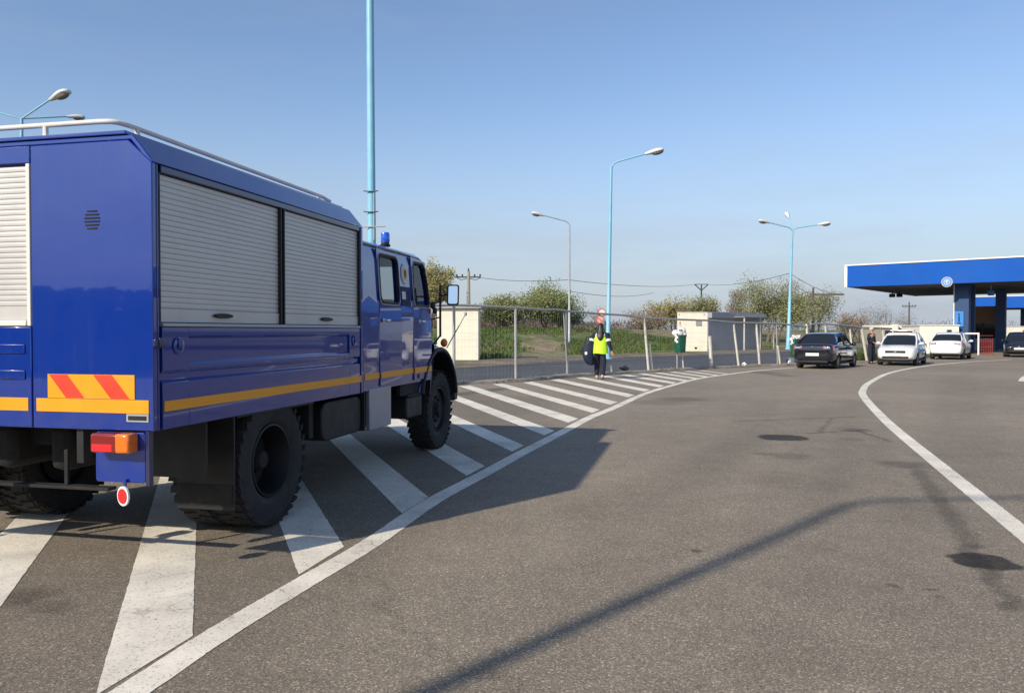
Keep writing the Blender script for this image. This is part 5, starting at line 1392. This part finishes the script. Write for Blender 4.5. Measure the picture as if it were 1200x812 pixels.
        # head and tail lamps
        hl_ = MB().loft([[Vector((1.99,.46*s,.58)),Vector((1.99,.46*s,.74)),Vector((1.55,.815*s,.78)),Vector((1.55,.825*s,.66))],[Vector((2.12,.42*s,.57)),Vector((2.115,.42*s,.69)),Vector((1.72,.815*s,.79)),Vector((1.72,.83*s,.64))]]); hl_.build('headlight', M['carlamp'], root, bevel=.015)
        tl_ = MB().loft([[Vector((-2.0,.44*s,.84)),Vector((-2.0,.44*s,.985)),Vector((-1.8,.82*s,.99)),Vector((-1.8,.83*s,.80))],[Vector((-2.155,.44*s,.84)),Vector((-2.135,.44*s,.975)),Vector((-1.92,.825*s,.985)),Vector((-1.94,.835*s,.79))]]); t_ = tl_.build('tail_light', M['taillamp'], root, bevel=.015)
        MB().box((-2.165,s*.60-.12,.855),(-2.09,s*.60+.12,.945)).build('lens', M['carlamp'], t_, bevel=.01)
    # nose and tail details
    MB().box((1.98,-.43,.585),(2.172,.43,.70)).build('grille', M['black'], root, bevel=.02)
    MB().box((2.0,-.55,.34),(2.17,.55,.44)).build('lower_intake', M['black'], root, bevel=.02)
    MB().tube([(2.165,0,.655),(2.178,0,.655)], .05, 14).build('badge', M['chrome'], root)
    MB().tube([(-2.14,0,.93),(-2.155,0,.93)], .045, 14).build('badge', M['chrome'], root)
    MB().box((2.16,-.26,.475),(2.178,.26,.585)).build('number_plate', M['plate'], root)
    if kind == 'dark': MB().box((-2.168,-.27,.555),(-2.14,.27,.675)).build('number_plate', M['plate'], root, bevel=.004)
    else: MB().box((-2.168,-.26,.80),(-2.13,.26,.905)).build('number_plate', M['plate'], root, bevel=.004)
    MB().box((-2.13,-.62,.26),(-1.9,.62,.36)).build('rear_valance', M['black'], root, bevel=.02)
    MB().box((-1.95,-.7,.17),(1.95,.7,.24)).build('underbody', M['black'], root)
    MB().box((-1.7,-.72,.24),(1.7,.72,.6)).build('wheel_well', M['black'], root)
    for x in (-1.30, 1.33):
        for s in (-1, 1):
            t_ = MB().lathe([(.19,-.08),(.27,-.10),(.30,-.09),(.31,-.04),(.31,.04),(.30,.09),(.27,.10),(.19,.08)], (x, s*.755, .31), axis=1, n=32, close=True).build('wheel', M['rubber'], root, smooth=45)
            r_m = MB().lathe([(.20,.0),(.195,.055),(.05,.075),(.0,.08)], (0,0,0), axis=1, n=28, cap=False)
            for k in range(7):
                a = 2*pi*k/7; r_m.obox((.12*cos(a), .072, .12*sin(a)), (cos(a),0,sin(a)), (0,1,0), (-sin(a),0,cos(a)), .075, .012, .018)
            r_m.v = [(x + p[0], s*(.755 + p[1]), .31 + p[2]) for p in r_m.v]; r_m.build('rim', M['rim'], t_, smooth=40)
    if kind == 'patrol':
        lbm = MB().prism(rrect(-.22,1.585,.10,1.66,.03,3), 1, -.52, .52).build('light_bar', M['white'], root, bevel=.015)
        for s in (-1, 1): MB().prism(rrect(-.235,1.588,.115,1.665,.03,3), 1, s*.2, s*.53).build('lamp_cover', M['carlamp'], lbm, bevel=.01)
        MB().box((-.12,-.4,1.53),(-.02,.4,1.59)).build('light_bar_foot', M['black'], root)
        for s in (-1, 1): MB().box((-.9,s*.875-.003,.62),(.9,s*.875+.003,.74)).build('side_stripe', M['signblue'], root)
    return root
def hd(deg): return radians(90 - deg)      # heading measured clockwise from straight ahead
# dark sedan: placed by its right rear tyre
def place(px, py, head, lx, ly):           # ground contact of a wheel at local (lx, ly)
    q = g(px, py); a = hd(head); return Vector((q.x - (lx*cos(a) - ly*sin(a)), q.y - (lx*sin(a) + ly*cos(a)), 0))
make_car(place(981.5, 432.3, 37, -1.30, -.80), hd(37), 'carblack', 'midnight blue sedan seen from behind, stopped beside the fence', 'dark')
make_car(place(1074.5, 428.6, 214, 1.33, .80), hd(214), 'carwhite', 'white patrol sedan with roof light bar facing the road, beside the guard', 'patrol')
make_car(place(1129, 421.4, 36.5, -1.30, -.80), hd(36.5), 'carwhite', 'white saloon seen from behind in front of the cream cabin', 'saloon')
make_car(place(1177, 418.3, 215, 1.33, -.80), hd(215), 'carblack', 'black car with pale headlights in the shade under the canopy', 'shade')

# ================================================================== PEOPLE
def skin_mesh(joints, edges, sub=2):
    """joints: name -> (pos, rx, ry); returns an evaluated mesh"""
    names = list(joints); idx = {n: i for i, n in enumerate(names)}
    me = bpy.data.meshes.new('skin'); me.from_pydata([joints[n][0] for n in names], [(idx[a], idx[b]) for a, b in edges], [])
    o = bpy.data.objects.new('skin', me); col.objects.link(o)
    o.modifiers.new('k', 'SKIN'); md = o.modifiers.new('s', 'SUBSURF'); md.levels = sub; md.render_levels = sub
    for i, n in enumerate(names):
        sv = me.skin_vertices[0].data[i]; sv.radius = (joints[n][1], joints[n][2]); sv.use_root = (i == 0)
    bake(o); me = o.data; bpy.data.objects.remove(o); return me
def merged(name, meshes, mat, parent, smooth=60):
    bm = bmesh.new()
    for me in meshes: bm.from_mesh(me)
    me = bpy.data.meshes.new(name); bm.to_mesh(me); bm.free(); me.materials.clear(); me.materials.append(mat)
    return link(name, me, parent, smooth=smooth)
def mb_mesh(mb): return mesh_of(mb)
def hand(mb, p, d, side):                  # p wrist, d direction of the hanging hand
    d = Vector(d).normalized(); f = Vector((0,1,0)); lat = d.cross(f).normalized()*side
    mb.loft([[p + d*t + f*(w*cos(a)) + lat*(th_*sin(a)) for a in [2*pi*k/8 for k in range(8)]] for (t, w, th_) in ((0,.028,.02),(.04,.038,.018),(.09,.042,.016),(.10,.038,.012))])
    for k, (o_, L) in enumerate(((-.030,.060),(-.010,.075),(.011,.072),(.030,.055))):
        a = p + d*.095 + f*o_; mb.tube([a, a + d*L*.5 + lat*.004, a + d*L*.8 - lat*.016, a + d*L - lat*.032], [.010,.009,.008,.006], 6)
    a = p + d*.035 + f*.03; mb.tube([a, a + d*.03 + f*.025, a + d*.065 + f*.03 - lat*.01], [.011,.010,.007], 6)
def person(pos, facing, scale, label, pose, outfit):
    root = empty('person', (pos.x, pos.y, .004), facing, label, 'person'); root.scale = (scale,)*3
    J = pose
    def V(n): return Vector(J[n])
    # one continuous body: legs, trunk, arms, neck, head
    jd = {'pelvis': (J['pelvis'], .15, .11), 'waist': (J['waist'], .135, .10), 'chest': (J['chest'], .165, .115), 'neck': (J['neck'], .055, .055), 'headlow': (J['headlow'], .068, .075), 'head': (J['head'], .076, .092), 'crown': (J['crown'], .055, .068)}
    ed = [('pelvis','waist'),('waist','chest'),('chest','neck'),('neck','headlow'),('headlow','head'),('head','crown')]
    for s in 'lr':
        jd.update({s+'hip': (J[s+'hip'], .085, .085), s+'knee': (J[s+'knee'], .058, .06), s+'ank': (J[s+'ank'], .04, .042), s+'toe': (J[s+'toe'], .04, .03),
                   s+'sh': (J[s+'sh'], .06, .06), s+'elb': (J[s+'elb'], .042, .042), s+'wri': (J[s+'wri'], .028, .030)})
        ed += [('pelvis',s+'hip'),(s+'hip',s+'knee'),(s+'knee',s+'ank'),(s+'ank',s+'toe'),('chest',s+'sh'),(s+'sh',s+'elb'),(s+'elb',s+'wri')]
    bodym = skin_mesh(jd, ed)
    ex = MB()
    for s, sg in (('l', 1), ('r', -1)): hand(ex, V(s+'wri'), V(s+'wri') - V(s+'elb'), sg)
    h = V('head'); fwd = Vector(J['look']).normalized(); sd = Vector((-fwd.y, fwd.x, 0)).normalized()
    ex.loft([[h + fwd*.088 + sd*(.009*cos(a)) + Vector((0,0,.01 + .009*sin(a))) for a in [2*pi*k/6 for k in range(6)]], [h + fwd*.112 + sd*(.016*cos(a)) + Vector((0,0,-.035+.012*sin(a))) for a in [2*pi*k/6 for k in range(6)]], [h + fwd*.085 + sd*(.014*cos(a)) + Vector((0,0,-.05+.006*sin(a))) for a in [2*pi*k/6 for k in range(6)]]])
    for s in (1, -1): ex.ell(h + sd*s*.082 + fwd*(-.005) + Vector((0,0,-.01)), .014, .02, .034, 8, 6)
    b_ = merged('body', [bodym, mb_mesh(ex)], M['skin'], root)
    fm = MB()
    for s in (1, -1): fm.ell(h + sd*s*.032 + fwd*.082 + Vector((0,0,.01)), .012, .012, .009, 8, 6)
    fm.build('eyes', M['black'], root); MB().ell(h + fwd*.083 + Vector((0,0,-.075)), .022, .022, .008, 8, 6).build('mouth', M['rustred'], root)
    # trousers and jacket grow from the same joints
    tr = {'pelvis': (J['pelvis'], .172, .135), 'waist': (tuple(V('pelvis').lerp(V('waist'), .5)), .150, .118)}; te = [('pelvis','waist')]
    for s in 'lr':
        tr.update({s+'hip': (J[s+'hip'], .125, .12), s+'knee': (J[s+'knee'], .105, .105), s+'ank': (tuple(V(s+'ank').lerp(V(s+'knee'), -.06)), .085, .085)}); te += [('pelvis',s+'hip'),(s+'hip',s+'knee'),(s+'knee',s+'ank')]
    merged('trousers', [skin_mesh(tr, te)], M['uniform'], root)
    jk = {'waist': (tuple(V('pelvis').lerp(V('waist'), .05)), .205, .150), 'mid': (J['waist'], .195, .145), 'chest': (J['chest'], .215, .150), 'neck': (tuple(V('neck').lerp(V('chest'), .02)), .072, .07)}; je = [('waist','mid'),('mid','chest'),('chest','neck')]
    for s in 'lr':
        jk.update({s+'sh': (J[s+'sh'], .083, .083), s+'elb': (J[s+'elb'], .062, .062), s+'wri': (tuple(V(s+'wri').lerp(V(s+'elb'), .08)), .047, .047)}); je += [('chest',s+'sh'),(s+'sh',s+'elb'),(s+'elb',s+'wri')]
    merged('jacket', [skin_mesh(jk, je)], M['uniform'], root)
    for s in 'lr':
        a = V(s+'ank'); t = V(s+'toe'); d = (t-a); d.z = 0; d.normalize(); q = Vector((-d.y, d.x, 0)); z0 = min(a.z, t.z) - .055 if J.get(s+'flat', True) else t.z-.04
        rings = []
        for (u_, w_, h_) in ((-.07,.03,.07),(-.055,.045,.10),(.0,.048,.11),(.08,.05,.08),(.15,.048,.055),(.19,.03,.035)):
            c = a + d*u_; zb = J[s+'sole'][0] + (J[s+'sole'][1]-J[s+'sole'][0])*(u_+.07)/.26
            rings.append([Vector((c.x + q.x*w_*cos(k), c.y + q.y*w_*cos(k), zb + h_*.5 + h_*.5*sin(k))) for k in [2*pi*i/8 for i in range(8)]])
        MB().loft(rings).build('shoe', M[outfit['shoe']], root, smooth=60)
    return root
std = dict(pelvis=(0,0,.95), waist=(0,0,1.12), chest=(0,0,1.36), neck=(.0,0,1.53), headlow=(.01,0,1.60), head=(.015,0,1.675), crown=(.0,0,1.74), look=(1,0,0),
    lhip=(0,.09,.88), lknee=(.03,.10,.49), lank=(0,.10,.09), ltoe=(.14,.11,.04), rhip=(0,-.09,.88), rknee=(.03,-.10,.49), rank=(0,-.10,.09), rtoe=(.14,-.11,.04),
    lsh=(0,.19,1.43), lelb=(-.03,.25,1.15), lwri=(.05,.26,.90), rsh=(0,-.19,1.43), relb=(-.03,-.25,1.15), rwri=(.05,-.26,.90), lsole=(0,0), rsole=(0,0))
# walker seen from behind: local x = walking direction (away from the viewer), local y = left
walk = dict(std); walk.update(lhip=(0,.09,.88), lknee=(.24,.11,.55), lank=(.26,.12,.13), ltoe=(.39,.12,.06), lsole=(.03,.03), rknee=(-.06,-.09,.48), rank=(-.24,-.07,.14), rtoe=(-.12,-.07,.05), rsole=(.08,.0),
    lelb=(-.05,.30,1.17), lwri=(.08,.38,.96), relb=(-.06,-.27,1.16), rwri=(-.02,-.36,.90), waist=(.02,0,1.12), chest=(.05,0,1.36), neck=(.06,0,1.52), headlow=(.075,0,1.59), head=(.085,0,1.665), crown=(.075,0,1.73), lsh=(.05,.215,1.43), rsh=(.05,-.215,1.43))
P1 = g(703.5, 444.8)
pr = person(P1, radians(90-8), 1.03, 'person in yellow vest and dark uniform walking away across the hatching with a bag', walk, dict(shoe='shoe'))
# hi-vis vest
rings = []
for (z, cx, hx, hy) in ((.83,.0,.180,.245),(.90,.0,.178,.240),(1.05,.01,.172,.228),(1.20,.03,.172,.232),(1.32,.045,.168,.238),(1.41,.05,.150,.215),(1.47,.05,.115,.165),(1.50,.055,.085,.105)):
    rings.append([Vector((cx + hx*cos(a)*(1+.05*noise.noise(Vector((cos(a)*3, sin(a)*3, z*4)))), hy*sin(a)*(1+.06*noise.noise(Vector((cos(a)*3, sin(a)*3, z*5+4)))), z + .012*sin(3*a))) for a in [2*pi*k/28 for k in range(28)]])
vest = MB().loft(rings, cap=False).build('vest', M['hivis'], pr, smooth=60)
hr = []
for (z, cx, hx, hy) in ((1.805,.08,.02,.02),(1.79,.078,.055,.05),(1.755,.074,.088,.076),(1.70,.066,.100,.090),(1.64,.045,.092,.094),(1.57,.01,.072,.096),(1.50,-.045,.052,.105),(1.42,-.10,.042,.110),(1.34,-.125,.034,.095),(1.28,-.132,.024,.070),(1.24,-.133,.010,.035)):
    hr.append([Vector((cx + hx*cos(a), hy*sin(a), z)) for a in [2*pi*k/24 for k in range(24)]])
mb = MB().loft(hr)
for q in range(len(mb.v)):
    x, y, z = mb.v[q]; k_ = noise.noise(Vector((x*9, y*22, z*3)))*.02; mb.v[q] = (x + k_, y + k_, z)
mb.build('hair', M['hair'], pr, smooth=60)
for s, e1_, e2_ in ((1, walk['lsh'], walk['lelb']), (-1, walk['rsh'], walk['relb'])):
    a = Vector(e1_).lerp(Vector(e2_), .58); b = Vector(e1_).lerp(Vector(e2_), .82); MB().tube([a, b], [.094,.088], 14).build('reflective_band', M['reflect'], pr, smooth=60)
mb = MB()
for s in (-1, 1): mb.tube([(.03,.14*s,1.49),(-.10,.12*s,1.40)], .022, 6)
mb.build('shoulder_tape', M['reflect'], pr)
# the bag, carried on the person's left arm
bg = empty('bag', P1 + Vector((-.40, .06, .30)), radians(90-8), 'large navy holdall hanging from the walking person arm', 'bag')
rings = []
for (z, hx, hy, oy) in ((.0,.03,.06,-.10),(.05,.08,.13,-.07),(.22,.11,.165,-.02),(.40,.13,.18,.02),(.58,.12,.19,.0),(.72,.11,.15,-.04),(.83,.09,.10,-.08),(.92,.04,.06,-.12)):
    rings.append([Vector((hx*cos(a)*(1+.35*noise.noise(Vector((cos(a)*2, sin(a)*2, z*6)))), oy + hy*sin(a)*(1+.4*noise.noise(Vector((cos(a)*3, sin(a)*2, z*7)))), .17 + z)) for a in [2*pi*k/20 for k in range(20)]])
MB().loft(rings).build('body', M['bagnavy'], bg, smooth=60)
MB().tube([(0,.10,.95),(.02,.04,1.10),(.02,-.06,1.13),(0,-.12,.95)], .016, 6).build('strap', M['black'], bg)
MB().box((-.165,.02,.52),(-.10,.10,.62)).build('buckle', M['reflect'], bg, bevel=.01)
# guard
st2 = dict(std); st2.update(lelb=(-.02,.26,1.16), lwri=(.17,.12,1.02), relb=(-.02,-.26,1.16), rwri=(.19,-.10,1.06))
P2 = g(1021, 426.2)
gd = person(P2, hd(150), .985, 'person in dark uniform and pale cap standing between the dark sedan and patrol car', st2, dict(shoe='black'))
MB().lathe([(.10,1.70),(.104,1.74),(.112,1.775),(.09,1.80),(.0,1.805)], (0,0,0), n=20).build('cap', M['lamphead'], gd, smooth=50)
MB().prism([(.06,-.085),(.17,-.05),(.185,0),(.17,.05),(.06,.085)], 2, 1.70, 1.712).build('cap_peak', M['black'], gd)
MB().box((-.11,-.18,1.0),(.16,.18,1.035)).build('belt', M['black'], gd, bevel=.01)

# small litter on the kerb
r_ = random.Random(5)
for i, (px, py, lab) in enumerate(((926,428,'scrap of pale blue plastic on the kerb behind the dark sedan'), (872,431.5,'small white scrap of litter on the kerb between two white fence posts'), (731,437,'dark clump of wet leaves on the kerb beside the broken white post'))):
    q = g(px, py); mb = MB(); mb.ell((0,0,.09),(.22,.10,.20)[i],(.12,.08,.12)[i],(.18,.06,.08)[i],12,8)
    for k in range(len(mb.v)):
        x, y, z = mb.v[k]; d = .10*noise.noise(Vector((x*7, y*7, z*7 + i))); mb.v[k] = (x+d, y+d, max(0, z+d))
    o = mb.build(('plastic_bag','paper_scrap','debris_clump')[i], M[('metalpanel','bag_white','under')[i]], smooth=20); o.location = (q.x, q.y, .08); tag(o, lab, 'litter')

# ================================================================== LIGHT, SKY, CAMERA
w = bpy.data.worlds.new('World'); sc.world = w; w.use_nodes = True
nt = w.node_tree; bg_ = nt.nodes['Background']
sk = nt.nodes.new('ShaderNodeTexSky'); sk.sky_type = 'NISHITA'; sk.sun_disc = False
sk.sun_elevation = SUN_EL; sk.sun_rotation = SUN_AZ + pi
sk.air_density = 1.0; sk.dust_density = .6; sk.ozone_density = 3.0; sk.altitude = 100
gain = node(nt, 'ShaderNodeVectorMath', operation='MULTIPLY'); nt.links.new(sk.outputs[0], gain.inputs[0]); gain.inputs[1].default_value = (1.27, 1.23, 1.24)
tcw = node(nt, 'ShaderNodeTexCoord'); sx = node(nt, 'ShaderNodeSeparateXYZ'); nt.links.new(tcw.outputs['Generated'], sx.inputs[0])
hz_ = node(nt, 'ShaderNodeMapRange', interpolation_type='SMOOTHSTEP', i_1=-.02, i_2=.30, i_3=.9, i_4=0.0); nt.links.new(sx.outputs['Z'], hz_.inputs[0])
mixs = node(nt, 'ShaderNodeMix', data_type='RGBA'); wz = node(nt, 'ShaderNodeMapping'); wz.inputs['Scale'].default_value = (1.6, 1.6, 9.0); nt.links.new(tcw.outputs['Generated'], wz.inputs['Vector'])
wn_ = node(nt, 'ShaderNodeTexNoise', i_Scale=1.6, i_Detail=6.0, i_Roughness=.6); nt.links.new(wz.outputs[0], wn_.inputs['Vector'])
wr_ = node(nt, 'ShaderNodeMapRange', i_1=.45, i_2=.8, i_3=0.0, i_4=.22); nt.links.new(wn_.outputs[0], wr_.inputs[0])
nt.links.new(mathn(nt, 'ADD', hz_.outputs[0], wr_.outputs[0], True), mixs.inputs[0]); nt.links.new(gain.outputs[0], mixs.inputs[6]); mixs.inputs[7].default_value = (3.5, 3.95, 4.65, 1)
nt.links.new(mixs.outputs[2], bg_.inputs[0]); bg_.inputs[1].default_value = .13
ld = bpy.data.lights.new('sun', 'SUN'); ld.energy = 4.9; ld.angle = radians(.8); ld.color = (1, .91, .77)
so = bpy.data.objects.new('sun', ld); col.objects.link(so)
dv = Vector((sin(SUN_AZ)*cos(SUN_EL), cos(SUN_AZ)*cos(SUN_EL), -sin(SUN_EL)))
so.rotation_euler = dv.to_track_quat('-Z', 'Y').to_euler(); so.location = (-20, -20, 20)
cd = bpy.data.cameras.new('camera'); cd.sensor_width = 36; cd.lens = 36*F/1200; cd.clip_end = 6000; cd.clip_start = .05
co = bpy.data.objects.new('camera', cd); col.objects.link(co); co.location = (0, 0, H); co.rotation_euler = (pi/2 - PITCH, 0, 0)
sc.camera = co
sc.view_settings.view_transform = 'Standard'; sc.view_settings.look = 'None'; sc.view_settings.exposure = 0; sc.view_settings.gamma = 1
sc.render.engine = 'CYCLES'
